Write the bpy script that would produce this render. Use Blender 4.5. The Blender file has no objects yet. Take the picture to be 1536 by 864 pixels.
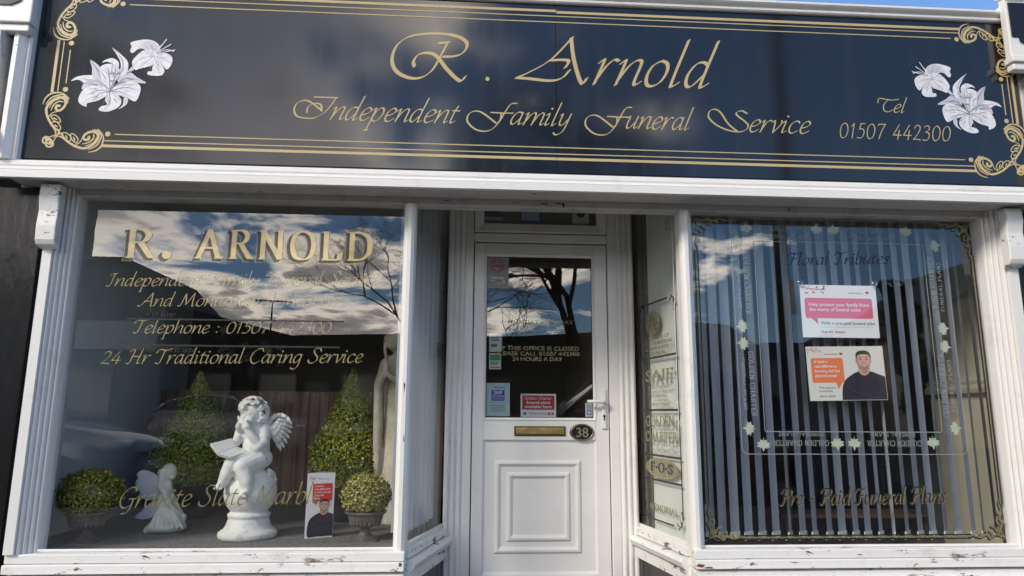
import bpy, math, random
from math import sin, cos, pi, radians, hypot, atan2
from mathutils import Vector, Matrix
from mathutils.geometry import delaunay_2d_cdt

# ------------------------------------------------------------------ scene, camera, sky, sun, exposure
SC = bpy.context.scene
COL = SC.collection
cam_d = bpy.data.cameras.new('camera'); cam = bpy.data.objects.new('camera', cam_d); COL.objects.link(cam)
YAW, PITCH, ROLL = radians(3.6), radians(10.4), radians(0.33)
fw = Vector((sin(YAW)*cos(PITCH), cos(YAW)*cos(PITCH), sin(PITCH)))
r0 = Vector((cos(YAW), -sin(YAW), 0)); u0 = r0.cross(fw)
rr = cos(ROLL)*r0 + sin(ROLL)*u0; uu = -sin(ROLL)*r0 + cos(ROLL)*u0
m4 = Matrix((rr, uu, -fw)).transposed().to_4x4(); m4.translation = Vector((-0.05, -3.6, 1.05))
cam.matrix_world = m4
cam_d.sensor_width = 36; cam_d.lens = 1035/1536*36; cam_d.clip_start = 0.05; cam_d.clip_end = 2000
SC.camera = cam

SUN_EL, SUN_AZ = radians(33), radians(229)       # azimuth clockwise from +Y: behind the camera, over its left shoulder
W = bpy.data.worlds.new('World'); SC.world = W; W.use_nodes = True
wn = W.node_tree.nodes; wl = W.node_tree.links; wn.clear()
def N(nodes, t, **k):
    n = nodes.new(t)
    for a, b in k.items():
        if a == 'i':
            for kk, vv in b.items(): n.inputs[kk].default_value = vv
        else: setattr(n, a, b)
    return n
sky = N(wn, 'ShaderNodeTexSky', sky_type='NISHITA', sun_disc=False, sun_elevation=SUN_EL, sun_rotation=SUN_AZ, air_density=1.0, dust_density=0.1, ozone_density=6.0)
skm = N(wn, 'ShaderNodeVectorMath', operation='SCALE', i={3: 0.15}); wl.new(sky.outputs[0], skm.inputs[0])
tc = N(wn, 'ShaderNodeTexCoord'); sep = N(wn, 'ShaderNodeSeparateXYZ'); wl.new(tc.outputs['Generated'], sep.inputs[0])
def wm(op, a, b=None, c=None, cl=False):
    n = N(wn, 'ShaderNodeMath', operation=op, use_clamp=cl)
    for i, v in enumerate((a, b, c)):
        if v is None: continue
        if isinstance(v, (int, float)): n.inputs[i].default_value = v
        else: wl.new(v, n.inputs[i])
    return n.outputs[0]
zz = wm('ADD', wm('MAXIMUM', sep.outputs[2], 0.0), 0.16)
px_ = wm('DIVIDE', sep.outputs[0], zz); py_ = wm('DIVIDE', sep.outputs[1], zz)
cmb = N(wn, 'ShaderNodeCombineXYZ'); wl.new(px_, cmb.inputs[0]); wl.new(py_, cmb.inputs[1]); cmb.inputs[2].default_value = 3.0
nz = N(wn, 'ShaderNodeTexNoise', i={'Scale': 1.9, 'Detail': 9.0, 'Roughness': 0.60, 'Distortion': 0.35}); wl.new(cmb.outputs[0], nz.inputs['Vector'])
# more cloud towards the left of the street, open blue towards the right
bias = wm('ADD', wm('MULTIPLY', sep.outputs[0], -0.33), wm('ADD', wm('MULTIPLY', wm('MAXIMUM', wm('SUBTRACT', sep.outputs[2], 0.24), 0.0), -0.05), -0.015))
dens = wm('ADD', nz.outputs[0], bias)
cr = N(wn, 'ShaderNodeValToRGB'); cr.color_ramp.elements[0].position = 0.46; cr.color_ramp.elements[1].position = 0.58
wl.new(dens, cr.inputs[0])
thick = wm('ADD', dens, wm('MULTIPLY', wm('MULTIPLY', wm('MAXIMUM', wm('SUBTRACT', sep.outputs[2], 0.19), 0.0), wm('MAXIMUM', wm('MULTIPLY', sep.outputs[0], -1.0), 0.0)), 1.5))
cc = N(wn, 'ShaderNodeValToRGB'); wl.new(thick, cc.inputs[0])
e = cc.color_ramp.elements; e[0].position = 0.46; e[0].color = (1.0, .95, .85, 1); e[1].position = 0.55; e[1].color = (1.0, .88, .72, 1)
n_ = cc.color_ramp.elements.new(0.62); n_.color = (.27, .25, .245, 1)
n_ = cc.color_ramp.elements.new(0.70); n_.color = (.16, .15, .15, 1)
n_ = cc.color_ramp.elements.new(0.80); n_.color = (.04, .045, .05, 1)
ccs = N(wn, 'ShaderNodeVectorMath', operation='SCALE', i={3: 6.0}); wl.new(cc.outputs[0], ccs.inputs[0])
mx = N(wn, 'ShaderNodeMix', data_type='RGBA'); wl.new(cr.outputs[0], mx.inputs[0]); wl.new(skm.outputs[0], mx.inputs[6]); wl.new(ccs.outputs[0], mx.inputs[7])
bg = N(wn, 'ShaderNodeBackground', i={'Strength': 1.0}); wl.new(mx.outputs[2], bg.inputs[0])
wo = N(wn, 'ShaderNodeOutputWorld'); wl.new(bg.outputs[0], wo.inputs[0])

sd = bpy.data.lights.new('sun', 'SUN'); sd.energy = 2.0; sd.angle = radians(15); sd.color = (1.0, .92, .82)
sun = bpy.data.objects.new('sun', sd); COL.objects.link(sun)
sdir = Vector((sin(SUN_AZ)*cos(SUN_EL), cos(SUN_AZ)*cos(SUN_EL), sin(SUN_EL)))
sun.rotation_euler = sdir.to_track_quat('Z', 'Y').to_euler(); sun.location = (0, -3, 12)
SC.view_settings.view_transform = 'Standard'; SC.view_settings.look = 'None'; SC.view_settings.exposure = 0.58; SC.view_settings.gamma = 1.0

# ------------------------------------------------------------------ materials
def mat(name, col, rough=.5, metal=0., var=0., vscale=6., col2=None, bump=0., bscale=40., coat=0., croug=.03, stretch=None, island=0., spec=.5, sheen=0., two=None, t0=.4, t1=.6):
    m = bpy.data.materials.new(name); m.use_nodes = True; nt = m.node_tree; b = nt.nodes['Principled BSDF']; L = nt.links
    c4 = (*col, 1); b.inputs['Base Color'].default_value = c4; b.inputs['Roughness'].default_value = rough; b.inputs['Metallic'].default_value = metal
    b.inputs['Coat Weight'].default_value = coat; b.inputs['Coat Roughness'].default_value = croug; b.inputs['Specular IOR Level'].default_value = spec; b.inputs['Sheen Weight'].default_value = sheen
    geo = N(nt.nodes, 'ShaderNodeTexCoord'); mp = N(nt.nodes, 'ShaderNodeMapping'); L.new(geo.outputs['Object'], mp.inputs[0])
    if stretch: mp.inputs['Scale'].default_value = stretch
    out = None
    if var or col2:
        n = N(nt.nodes, 'ShaderNodeTexNoise', i={'Scale': vscale, 'Detail': 6., 'Roughness': .6}); L.new(mp.outputs[0], n.inputs['Vector'])
        r = N(nt.nodes, 'ShaderNodeValToRGB'); L.new(n.outputs[0], r.inputs[0]); r.color_ramp.elements[0].position = t0; r.color_ramp.elements[1].position = t1
        r.color_ramp.elements[0].color = c4
        r.color_ramp.elements[1].color = (*(col2 or [c*(1-var) for c in col]), 1)
        L.new(r.outputs[0], b.inputs['Base Color']); out = r.outputs[0]
    if island:
        g = N(nt.nodes, 'ShaderNodeNewGeometry'); r = N(nt.nodes, 'ShaderNodeValToRGB'); L.new(g.outputs['Random Per Island'], r.inputs[0])
        r.color_ramp.elements[0].color = c4; r.color_ramp.elements[1].color = (*(two or col2 or col), 1)
        if two: 
            k = r.color_ramp.elements.new(.55); k.color = (*[(a+b_)/2*island for a, b_ in zip(col, two)], 1)
        L.new(r.outputs[0], b.inputs['Base Color'])
    if bump:
        n = N(nt.nodes, 'ShaderNodeTexNoise', i={'Scale': bscale, 'Detail': 5.}); L.new(mp.outputs[0], n.inputs['Vector'])
        bp = N(nt.nodes, 'ShaderNodeBump', i={'Strength': bump, 'Distance': .01}); L.new(n.outputs[0], bp.inputs['Height']); L.new(bp.outputs[0], b.inputs['Normal'])
    return m

def paint_mat(name, base, dirt, chips, grime=.55, rough=.38, brush=(3, 3, 22)):
    """old brushed gloss paint: brush relief, grey grime, flakes that show the wood"""
    m = bpy.data.materials.new(name); m.use_nodes = True; nt = m.node_tree; nd = nt.nodes; L = nt.links; b = nd['Principled BSDF']
    tc = N(nd, 'ShaderNodeTexCoord')
    n1 = N(nd, 'ShaderNodeTexNoise', i={'Scale': 5., 'Detail': 8., 'Roughness': .7}); L.new(tc.outputs['Object'], n1.inputs['Vector'])
    r1 = N(nd, 'ShaderNodeValToRGB'); L.new(n1.outputs[0], r1.inputs[0]); e = r1.color_ramp.elements
    e[0].position = grime; e[0].color = (*base, 1); e[1].position = grime+.22; e[1].color = (*dirt, 1)
    n2 = N(nd, 'ShaderNodeTexNoise', i={'Scale': 16., 'Detail': 7., 'Roughness': .72, 'Distortion': .5})
    mp2 = N(nd, 'ShaderNodeMapping'); mp2.inputs['Scale'].default_value = (.6, 1.5, 1.5); mp2.inputs['Location'].default_value = (3.3, 1.2, 4.1); L.new(tc.outputs['Object'], mp2.inputs[0]); L.new(mp2.outputs[0], n2.inputs['Vector'])
    r2 = N(nd, 'ShaderNodeValToRGB'); L.new(n2.outputs[0], r2.inputs[0]); e = r2.color_ramp.elements
    e[0].position = chips; e[0].color = (0, 0, 0, 1); e[1].position = chips+.012; e[1].color = (1, 1, 1, 1)
    n3 = N(nd, 'ShaderNodeTexNoise', i={'Scale': 30., 'Detail': 3.}); L.new(tc.outputs['Object'], n3.inputs['Vector'])
    r3 = N(nd, 'ShaderNodeValToRGB'); L.new(n3.outputs[0], r3.inputs[0]); e = r3.color_ramp.elements
    e[0].position = .4; e[0].color = (.09, .035, .018, 1); e[1].position = .62; e[1].color = (.42, .38, .33, 1)
    mx = N(nd, 'ShaderNodeMix', data_type='RGBA'); L.new(r2.outputs[0], mx.inputs[0]); L.new(r1.outputs[0], mx.inputs[6]); L.new(r3.outputs[0], mx.inputs[7]); L.new(mx.outputs[2], b.inputs['Base Color'])
    rr = N(nd, 'ShaderNodeMath', operation='MULTIPLY_ADD', i={1: .5, 2: rough}); L.new(r2.outputs[0], rr.inputs[0]); L.new(rr.outputs[0], b.inputs['Roughness'])
    mp = N(nd, 'ShaderNodeMapping'); mp.inputs['Scale'].default_value = brush; L.new(tc.outputs['Object'], mp.inputs[0])
    n4 = N(nd, 'ShaderNodeTexNoise', i={'Scale': 6., 'Detail': 4.}); L.new(mp.outputs[0], n4.inputs['Vector'])
    sb = N(nd, 'ShaderNodeMath', operation='MULTIPLY_ADD', i={1: -1.2}); L.new(r2.outputs[0], sb.inputs[0]); L.new(n4.outputs[0], sb.inputs[2])
    bp = N(nd, 'ShaderNodeBump', i={'Strength': .35, 'Distance': .003}); L.new(sb.outputs[0], bp.inputs['Height']); L.new(bp.outputs[0], b.inputs['Normal'])
    return m

def glass_mat(name, tint=(.95, .97, .96), k=2.1, rough=0.0, ior=1.5):
    m = bpy.data.materials.new(name); m.use_nodes = True; nt = m.node_tree; nd = nt.nodes; L = nt.links; nd.clear()
    t = N(nd, 'ShaderNodeBsdfTransparent', i={'Color': (*tint, 1)}); g = N(nd, 'ShaderNodeBsdfGlossy', i={'Roughness': rough, 'Color': (1, 1, 1, 1)})
    # Schlick reflectance of the two faces of the sheet, the same from either side
    ge = N(nd, 'ShaderNodeNewGeometry'); dt = N(nd, 'ShaderNodeVectorMath', operation='DOT_PRODUCT'); L.new(ge.outputs['Normal'], dt.inputs[0]); L.new(ge.outputs['Incoming'], dt.inputs[1])
    ab = N(nd, 'ShaderNodeMath', operation='ABSOLUTE'); L.new(dt.outputs['Value'], ab.inputs[0]); om = N(nd, 'ShaderNodeMath', operation='SUBTRACT', i={0: 1.0}, use_clamp=True); L.new(ab.outputs[0], om.inputs[1])
    pw = N(nd, 'ShaderNodeMath', operation='POWER', i={1: 5.0}); L.new(om.outputs[0], pw.inputs[0])
    mu = N(nd, 'ShaderNodeMath', operation='MULTIPLY_ADD', use_clamp=True, i={1: 1-.04*k, 2: .04*k}); L.new(pw.outputs[0], mu.inputs[0])
    mx = N(nd, 'ShaderNodeMixShader'); L.new(mu.outputs[0], mx.inputs[0]); L.new(t.outputs[0], mx.inputs[1]); L.new(g.outputs[0], mx.inputs[2])
    o = N(nd, 'ShaderNodeOutputMaterial'); L.new(mx.outputs[0], o.inputs[0]); return m

M = {}
M['paint'] = paint_mat('white_gloss_paint', (.80, .79, .765), (.66, .63, .58), .70, grime=.56)
M['sill'] = paint_mat('peeling_white_paint', (.80, .79, .77), (.58, .55, .50), .605, rough=.5, brush=(22, 3, 3))
M['beam'] = paint_mat('grubby_shaded_white_paint', (.56, .54, .52), (.36, .33, .31), .655, grime=.5, brush=(22, 3, 3))  # grubby paint; base also darkened to stand in for shade under the soffit
M['upvc'] = mat('white_plastic_frame', (.80, .79, .77), .28, bump=.02, bscale=90, var=.06, vscale=3)
M['shutter_beige'] = mat('yellowed_plastic', (.66, .62, .55), .35, var=.1)
M['panel'] = mat('gloss_black_sign_panel', (.012, .014, .017), .085, spec=.72, bump=.012, bscale=1.6)
nt_ = M['panel'].node_tree; tc_ = N(nt_.nodes, 'ShaderNodeTexCoord'); mp_ = N(nt_.nodes, 'ShaderNodeMapping'); mp_.inputs['Scale'].default_value = (9, 1, .8); nt_.links.new(tc_.outputs['Object'], mp_.inputs[0])
ns_ = N(nt_.nodes, 'ShaderNodeTexNoise', i={'Scale': 1.2, 'Detail': 7., 'Roughness': .62}); nt_.links.new(mp_.outputs[0], ns_.inputs['Vector'])
mr_ = N(nt_.nodes, 'ShaderNodeMapRange', i={1: .35, 2: .8, 3: .075, 4: .115}); nt_.links.new(ns_.outputs[0], mr_.inputs[0]); nt_.links.new(mr_.outputs[0], nt_.nodes['Principled BSDF'].inputs['Roughness'])
dr_ = N(nt_.nodes, 'ShaderNodeValToRGB'); dr_.color_ramp.elements[0].position = .5; dr_.color_ramp.elements[0].color = (.012, .014, .017, 1); dr_.color_ramp.elements[1].position = .9; dr_.color_ramp.elements[1].color = (.026, .027, .028, 1)
nt_.links.new(ns_.outputs[0], dr_.inputs[0]); nt_.links.new(dr_.outputs[0], nt_.nodes['Principled BSDF'].inputs['Base Color'])
M['panel_edge'] = mat('black_aluminium_edge', (.015, .015, .017), .3)
M['gold'] = mat('gold_vinyl', (.56, .44, .215), .42, var=.08, vscale=2)
M['gilt'] = mat('gold_leaf_paint', (.47, .36, .13), .33, metal=.35, var=.25, vscale=14, coat=1., croug=0.)
M['giltp'] = mat('pale_gold_paint', (.33, .28, .12), .45, var=.2, vscale=20, coat=1., croug=0.)
M['giltd'] = mat('dull_olive_gold', (.21, .19, .08), .42, var=.25, vscale=25, coat=1., croug=0.)
M['shadowp'] = mat('brown_black_lettering', (.03, .022, .018), .5, coat=.3, croug=0.)
M['blackp'] = mat('black_vinyl', (.008, .008, .01), .5, coat=.25, croug=0.)
M['clearcard'] = mat('clear_sticker_film', (.17, .20, .21), .3)
M['greyp'] = mat('grey_print', (.11, .11, .125), .6, coat=1., croug=0.)
M['etch'] = mat('etched_frost_line', (.27, .31, .29), .7, coat=1., croug=0.)
M['leaf_etch'] = mat('pale_green_frosted_leaf', (.44, .50, .38), .6, var=.12, vscale=40, coat=1., croug=0.)
M['lily'] = mat('white_petal_print', (.80, .80, .84), .45, var=.16, vscale=30, stretch=(1, 1, 1))
M['lilys'] = mat('shaded_petal_print', (.56, .56, .63), .45)
M['lilyg'] = mat('grey_petal_line', (.27, .26, .31), .5)
M['glass'] = glass_mat('shop_window_glass')
M['glassd'] = glass_mat('door_glass', (.76, .79, .78), 2.1)
M['blackwall'] = mat('gloss_black_masonry_paint', (.007, .008, .009), .20, bump=.4, bscale=10, coat=.0, spec=.5, stretch=(1.6, 1, .5))
M['blacktile'] = mat('black_riser_panel', (.012, .012, .014), .2)
M['stone'] = mat('weathered_white_stone', (.78, .77, .74), .62, var=.38, vscale=22, bump=.35, bscale=90, col2=(.54, .52, .48), t0=.54, t1=.72)
M['stone2'] = mat('ivory_resin', (.78, .78, .69), .5, var=.15, vscale=9, bump=.08)
M['wing'] = mat('translucent_white_wing', (.62, .66, .72), .4, bump=.3, bscale=40)
M['stone3'] = mat('sandy_stone', (.74, .68, .55), .75, var=.3, vscale=6, bump=.3, bscale=30)
M['urn'] = mat('brown_grey_urn', (.17, .14, .13), .55, var=.4, vscale=18, bump=.3, bscale=40)
M['darkpot'] = mat('dark_plastic_pot', (.05, .045, .05), .45)
M['leafg'] = mat('box_leaf', (.022, .045, .010), .42, island=.85, two=(.12, .13, .022))
M['leafy'] = mat('yellowing_box_leaf', (.07, .13, .018), .42, island=1.0, two=(.62, .50, .16))
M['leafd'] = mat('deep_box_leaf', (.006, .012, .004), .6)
M['felt'] = mat('grey_felt_carpet', (.24, .23, .225), .95, var=.45, vscale=60, bump=.6, bscale=220)
M['innerwall'] = mat('blue_grey_wall', (.60, .66, .71), .7, var=.06, vscale=3)
M['cream'] = mat('cream_wall', (.64, .59, .46), .8, var=.08, vscale=2)
M['greige'] = mat('greige_wall', (.55, .46, .33), .85, var=.1)
M['darkfloor'] = mat('dark_office_carpet', (.10, .08, .06), .95, var=.3, vscale=30)
M['ceil'] = mat('ceiling_paint', (.42, .42, .40), .9, var=.05)
M['skirt'] = mat('cream_gloss_rail', (.55, .50, .38), .4)
M['curtain'] = mat('taupe_pleated_curtain', (.34, .225, .18), .85, var=.25, vscale=5, bump=.2, bscale=150, stretch=(6, 1, .4))
M['blind'] = mat('blue_grey_blind_fabric', (.42, .46, .52), .75, var=.06, bump=.1, bscale=200)
M['plasticw'] = mat('white_plastic', (.75, .75, .74), .35)
M['board'] = mat('pale_backing_board', (.72, .74, .68), .6, var=.12, vscale=2.5)
M['paper'] = mat('white_card', (.80, .79, .81), .45)
M['papergrey'] = mat('warm_white_card', (.72, .70, .66), .45)
M['pink'] = mat('pink_print', (.72, .13, .23), .45)
M['orange'] = mat('orange_print', (.80, .20, .07), .45)
M['red'] = mat('red_print', (.70, .045, .03), .45)
M['redd'] = mat('crimson_print', (.42, .02, .035), .45)
M['blossom'] = mat('blossom_print', (.55, .04, .08), .5)
M['skin'] = mat('skin_print', (.62, .38, .30), .5, var=.1, vscale=20)
M['hair'] = mat('hair_print', (.035, .022, .02), .55)
M['jumper'] = mat('dark_jumper_print', (.022, .018, .035), .6, var=.3, vscale=12)
M['bluep'] = mat('blue_print', (.03, .05, .42), .45)
M['paleblue'] = mat('pale_blue_card', (.42, .58, .64), .45)
M['greenp'] = mat('green_print', (.08, .30, .14), .5)
M['brass'] = mat('aged_brass', (.66, .47, .19), .32, metal=.9, var=.35, vscale=20)
M['brassd'] = mat('dark_brass', (.16, .10, .04), .4, metal=.8)
M['chrome'] = mat('brushed_steel', (.6, .6, .6), .25, metal=1.0)
M['plaque'] = mat('dark_bronze_plaque', (.03, .026, .022), .3, metal=.5)
M['plaqf'] = mat('worn_gold_numeral', (.30, .27, .18), .4, metal=.5)
M['asphalt'] = mat('asphalt', (.035, .035, .037), .9, var=.3, vscale=8, bump=.4, bscale=120)
M['slab'] = mat('concrete_slab', (.10, .097, .093), .85, var=.25, vscale=4, bump=.3, bscale=60)
M['earth'] = mat('ground_earth', (.10, .10, .08), .95, var=.2)
M['roadpaint'] = mat('yellow_road_paint', (.62, .45, .05), .6)
M['slate'] = mat('slate_roof', (.055, .06, .07), .7, var=.3, vscale=3, bump=.3, bscale=12)
M['render'] = mat('grey_house_render', (.17, .19, .20), .85, var=.12)
M['sandrender'] = mat('sand_house_render', (.62, .50, .34), .85, var=.12)
M['palesign'] = mat('pale_shop_sign', (.55, .60, .64), .5)
M['brickred'] = mat('red_brick_wall', (.22, .09, .06), .85, var=.3, vscale=12)
M['darkclad'] = mat('dark_timber_cladding', (.05, .047, .045), .8, var=.5, vscale=3, stretch=(6, 1, .3))
M['wglass'] = mat('window_pane_dark', (.03, .035, .04), .08, spec=.8)
M['bark'] = mat('dark_bark', (.035, .028, .022), .9, var=.4, vscale=12, bump=.5)
M['ivy'] = mat('ivy_leaf', (.015, .03, .01), .6, island=.9, two=(.04, .06, .02))
M['carsilver'] = mat('silver_car_paint', (.17, .18, .19), .22, metal=.5, coat=.8)
M['carwhite'] = mat('white_car_paint', (.30, .30, .30), .25, coat=.8)
M['cardark'] = mat('dark_grey_car_paint', (.05, .055, .06), .22, metal=.4, coat=.9)
M['rubber'] = mat('tyre_rubber', (.015, .015, .015), .8)
M['lampglass'] = mat('headlamp_plastic', (.55, .57, .58), .1, spec=.8)
M['taillamp'] = mat('tail_lamp_red', (.35, .01, .01), .15)
M['pole'] = mat('dark_lamp_post_paint', (.025, .028, .03), .4)
M['leather'] = mat('black_leather', (.012, .012, .014), .4, bump=.2)
M['petal'] = mat('cream_silk_petal', (.55, .52, .38), .6, island=1., two=(.42, .46, .30))
M['stemg'] = mat('plant_stem', (.03, .05, .015), .6)
M['wirem'] = mat('black_wire', (.01, .01, .01), .5)

# ------------------------------------------------------------------ mesh builder and object helpers
class MB:
    def __init__(s, xf=None): s.v = []; s.f = []; s.mi = []; s.cur = 0; s.xf = xf
    def add(s, vs, fs):
        o = len(s.v)
        for p in vs:
            p = Vector(p); s.v.append(tuple(s.xf @ p) if s.xf else tuple(p))
        for f in fs: s.f.append(tuple(i+o for i in f)); s.mi.append(s.cur)
    def box(s, x0, x1, y0, y1, z0, z1):
        s.add([(x0,y0,z0),(x1,y0,z0),(x1,y1,z0),(x0,y1,z0),(x0,y0,z1),(x1,y0,z1),(x1,y1,z1),(x0,y1,z1)],
              [(0,3,2,1),(4,5,6,7),(0,1,5,4),(1,2,6,5),(2,3,7,6),(3,0,4,7)])
    def prism(s, prof, a, b, axis='x'):
        """extrude a closed profile from a to b; axis x: prof=(y,z); z: (x,y); y: (x,z)"""
        n = len(prof)
        def P(q, t):
            return (t, q[0], q[1]) if axis == 'x' else ((q[0], q[1], t) if axis == 'z' else (q[0], t, q[1]))
        s.add([P(q, a) for q in prof] + [P(q, b) for q in prof],
              [tuple(range(n))[::-1], tuple(range(n, 2*n))] + [(i, (i+1) % n, n+(i+1) % n, n+i) for i in range(n)])
    def lathe(s, prof, n=24, c=(0,0,0), sx=1, sy=1):
        k = len(prof); vs = []; fs = []
        for r, z in prof:
            for i in range(n):
                a = 2*pi*i/n; vs.append((c[0]+r*cos(a)*sx, c[1]+r*sin(a)*sy, c[2]+z))
        for j in range(k-1):
            for i in range(n): fs.append((j*n+i, j*n+(i+1) % n, (j+1)*n+(i+1) % n, (j+1)*n+i))
        fs.append(tuple(range(n))[::-1]); fs.append(tuple((k-1)*n+i for i in range(n))); s.add(vs, fs)
    def tube(s, pts, rad, n=6, caps=True):
        pts = [Vector(p) for p in pts]; k = len(pts); rs = rad if isinstance(rad, (list, tuple)) else [rad]*k
        vs = []; fs = []; up = None
        for i, p in enumerate(pts):
            t = (pts[min(i+1, k-1)]-pts[max(i-1, 0)]).normalized()
            if up is None: up = t.orthogonal().normalized()
            up = (up - t*up.dot(t)); up = up.normalized() if up.length > 1e-6 else t.orthogonal().normalized()
            sd = t.cross(up)
            for j in range(n):
                a = 2*pi*j/n; vs.append(p + (up*cos(a)+sd*sin(a))*rs[i])
        for i in range(k-1):
            for j in range(n): fs.append((i*n+j, i*n+(j+1) % n, (i+1)*n+(j+1) % n, (i+1)*n+j))
        if caps: fs.append(tuple(range(n))[::-1]); fs.append(tuple((k-1)*n+j for j in range(n)))
        s.add(vs, fs)
    def ell(s, c, r, rot=None, nu=14, nv=9):
        vs = []; fs = []; c = Vector(c); R_ = Matrix.Rotation(rot[0], 3, rot[1]) if rot else None
        r = r if isinstance(r, (list, tuple)) else (r, r, r)
        for j in range(nv+1):
            th = pi*j/nv
            for i in range(nu):
                a = 2*pi*i/nu; p = Vector((r[0]*sin(th)*cos(a), r[1]*sin(th)*sin(a), r[2]*cos(th)))
                if R_: p = R_ @ p
                vs.append(c+p)
        for j in range(nv):
            for i in range(nu): fs.append((j*nu+i, (j+1)*nu+i, (j+1)*nu+(i+1) % nu, j*nu+(i+1) % nu))
        s.add(vs, fs)
    def limb(s, pts, rs, n=12):
        """chain of tapered segments with ball joints"""
        for i in range(len(pts)-1): s.tube([pts[i], pts[i+1]], [rs[i], rs[i+1]], n)
        for p, r in zip(pts, rs): s.ell(p, r*1.0, nu=n, nv=8)
    def poly(s, pts, y=0.0, mi=None):
        """flat filled outline in the x-z plane"""
        if mi is not None: s.cur = mi
        vs, fs = union2d([pts]); s.add([(p[0], y, p[1]) for p in vs], [f[::-1] if False else f for f in fs])
    def build(s, name, mats, parent=None, label=None, smooth=False, bevel=0, kind=None, loc=None, rot=None):
        me = bpy.data.meshes.new(name); me.from_pydata(s.v, [], s.f)
        for m in (mats if isinstance(mats, (list, tuple)) else [mats]): me.materials.append(m)
        if any(s.mi): me.polygons.foreach_set('material_index', s.mi)
        if smooth: me.polygons.foreach_set('use_smooth', [True]*len(me.polygons))
        me.update(); o = bpy.data.objects.new(name, me); COL.objects.link(o)
        if parent: o.parent = parent
        if label: o['label'] = label
        if kind: o['kind'] = kind
        if loc: o.location = loc
        if rot: o.rotation_euler = rot
        if bevel:
            md = o.modifiers.new('bevel', 'BEVEL'); md.width = bevel; md.segments = 2; md.limit_method = 'ANGLE'
        return o

def thing(name, label, cat, loc=(0,0,0), rotz=0, group=None):
    o = bpy.data.objects.new(name, None); COL.objects.link(o); o.location = loc; o.rotation_euler = (0, 0, rotz)
    o['label'] = label; o['category'] = cat; o.empty_display_size = .1
    if group: o['group'] = group
    return o
def tag(o, label, cat, group=None):
    o['label'] = label; o['category'] = cat
    if group: o['group'] = group
    return o
def part(name, m, parent, fn, **k):
    b = MB(); fn(b); return b.build(name, m, parent, **k)
def share(src, name, parent, loc, rot=(0,0,0), scale=(1,1,1), label=None):
    o = src.copy(); o.name = name; COL.objects.link(o); o.parent = parent; o.location = loc; o.rotation_euler = rot; o.scale = scale
    if label: o['label'] = label
    return o
def copy_tree(o, parent=None):
    c = o.copy(); COL.objects.link(c); c.parent = parent
    for ch in list(o.children): copy_tree(ch, c)
    return c

# ------------------------------------------------------------------ pen lettering
def hull(pts):
    pts = sorted(set((round(a, 6), round(b, 6)) for a, b in pts))
    def half(ps):
        h = []
        for p in ps:
            while len(h) > 1 and (h[-1][0]-h[-2][0])*(p[1]-h[-2][1])-(h[-1][1]-h[-2][1])*(p[0]-h[-2][0]) <= 1e-12: h.pop()
            h.append(p)
        return h
    a = half(pts); b = half(pts[::-1]); return a[:-1]+b[:-1]
def union2d(polys):
    vs = []; fs = []
    for p in polys:
        if len(p) < 3: continue
        if sum(p[i-1][0]*p[i][1]-p[i][0]*p[i-1][1] for i in range(len(p))) < 0: p = p[::-1]
        o = len(vs); vs += [Vector(q) for q in p]; fs.append(list(range(o, o+len(p))))
    r = delaunay_2d_cdt(vs, [], fs, 0, 1e-6)
    return [tuple(v) for v in r[0]], [tuple(f) for f, of in zip(r[2], r[5]) if of]
def catmull(P, seg=6, closed=False):
    if len(P) == 2: return P
    out = []; n = len(P)
    rng = range(n if closed else n-1)
    for i in rng:
        p0 = P[(i-1) % n] if closed or i > 0 else P[0]; p1 = P[i]; p2 = P[(i+1) % n]; p3 = P[(i+2) % n] if closed or i+2 < n else P[-1]
        for j in range(seg):
            t = j/seg; t2 = t*t; t3 = t2*t
            out.append(tuple(.5*(2*b+(c-a)*t+(2*a-5*b+4*c-d)*t2+(3*b-a-3*c+d)*t3) for a, b, c, d in zip(p0, p1, p2, p3)))
    if not closed: out.append(P[-1])
    return out
def nib(w, t, ang):
    c, s_ = cos(ang), sin(ang); out = []
    for sx, sy in ((1, .5), (.8, 1), (-.8, 1), (-1, .5), (-1, -.5), (-.8, -1), (.8, -1), (1, -.5)):
        x, y = sx*w/2, sy*t/2; out.append((x*c-y*s_, x*s_+y*c))
    return out
def pen(pts, w, t, ang, seg=6):
    c = catmull(pts, seg); nb = nib(w, t, ang)
    return [hull([(p[0]+q[0], p[1]+q[1]) for p in (c[i], c[i+1]) for q in nb]) for i in range(len(c)-1)]
def brush(pts, ws, seg=6):
    """round brush with a width per control point"""
    c = catmull([(*p, w) for p, w in zip(pts, ws)], seg); out = []
    for i in range(len(c)-1):
        out.append(hull([(p[0]+p[2]/2*cos(a*pi/5), p[1]+p[2]/2*sin(a*pi/5)) for p in (c[i], c[i+1]) for a in range(10)]))
    return out
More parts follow.
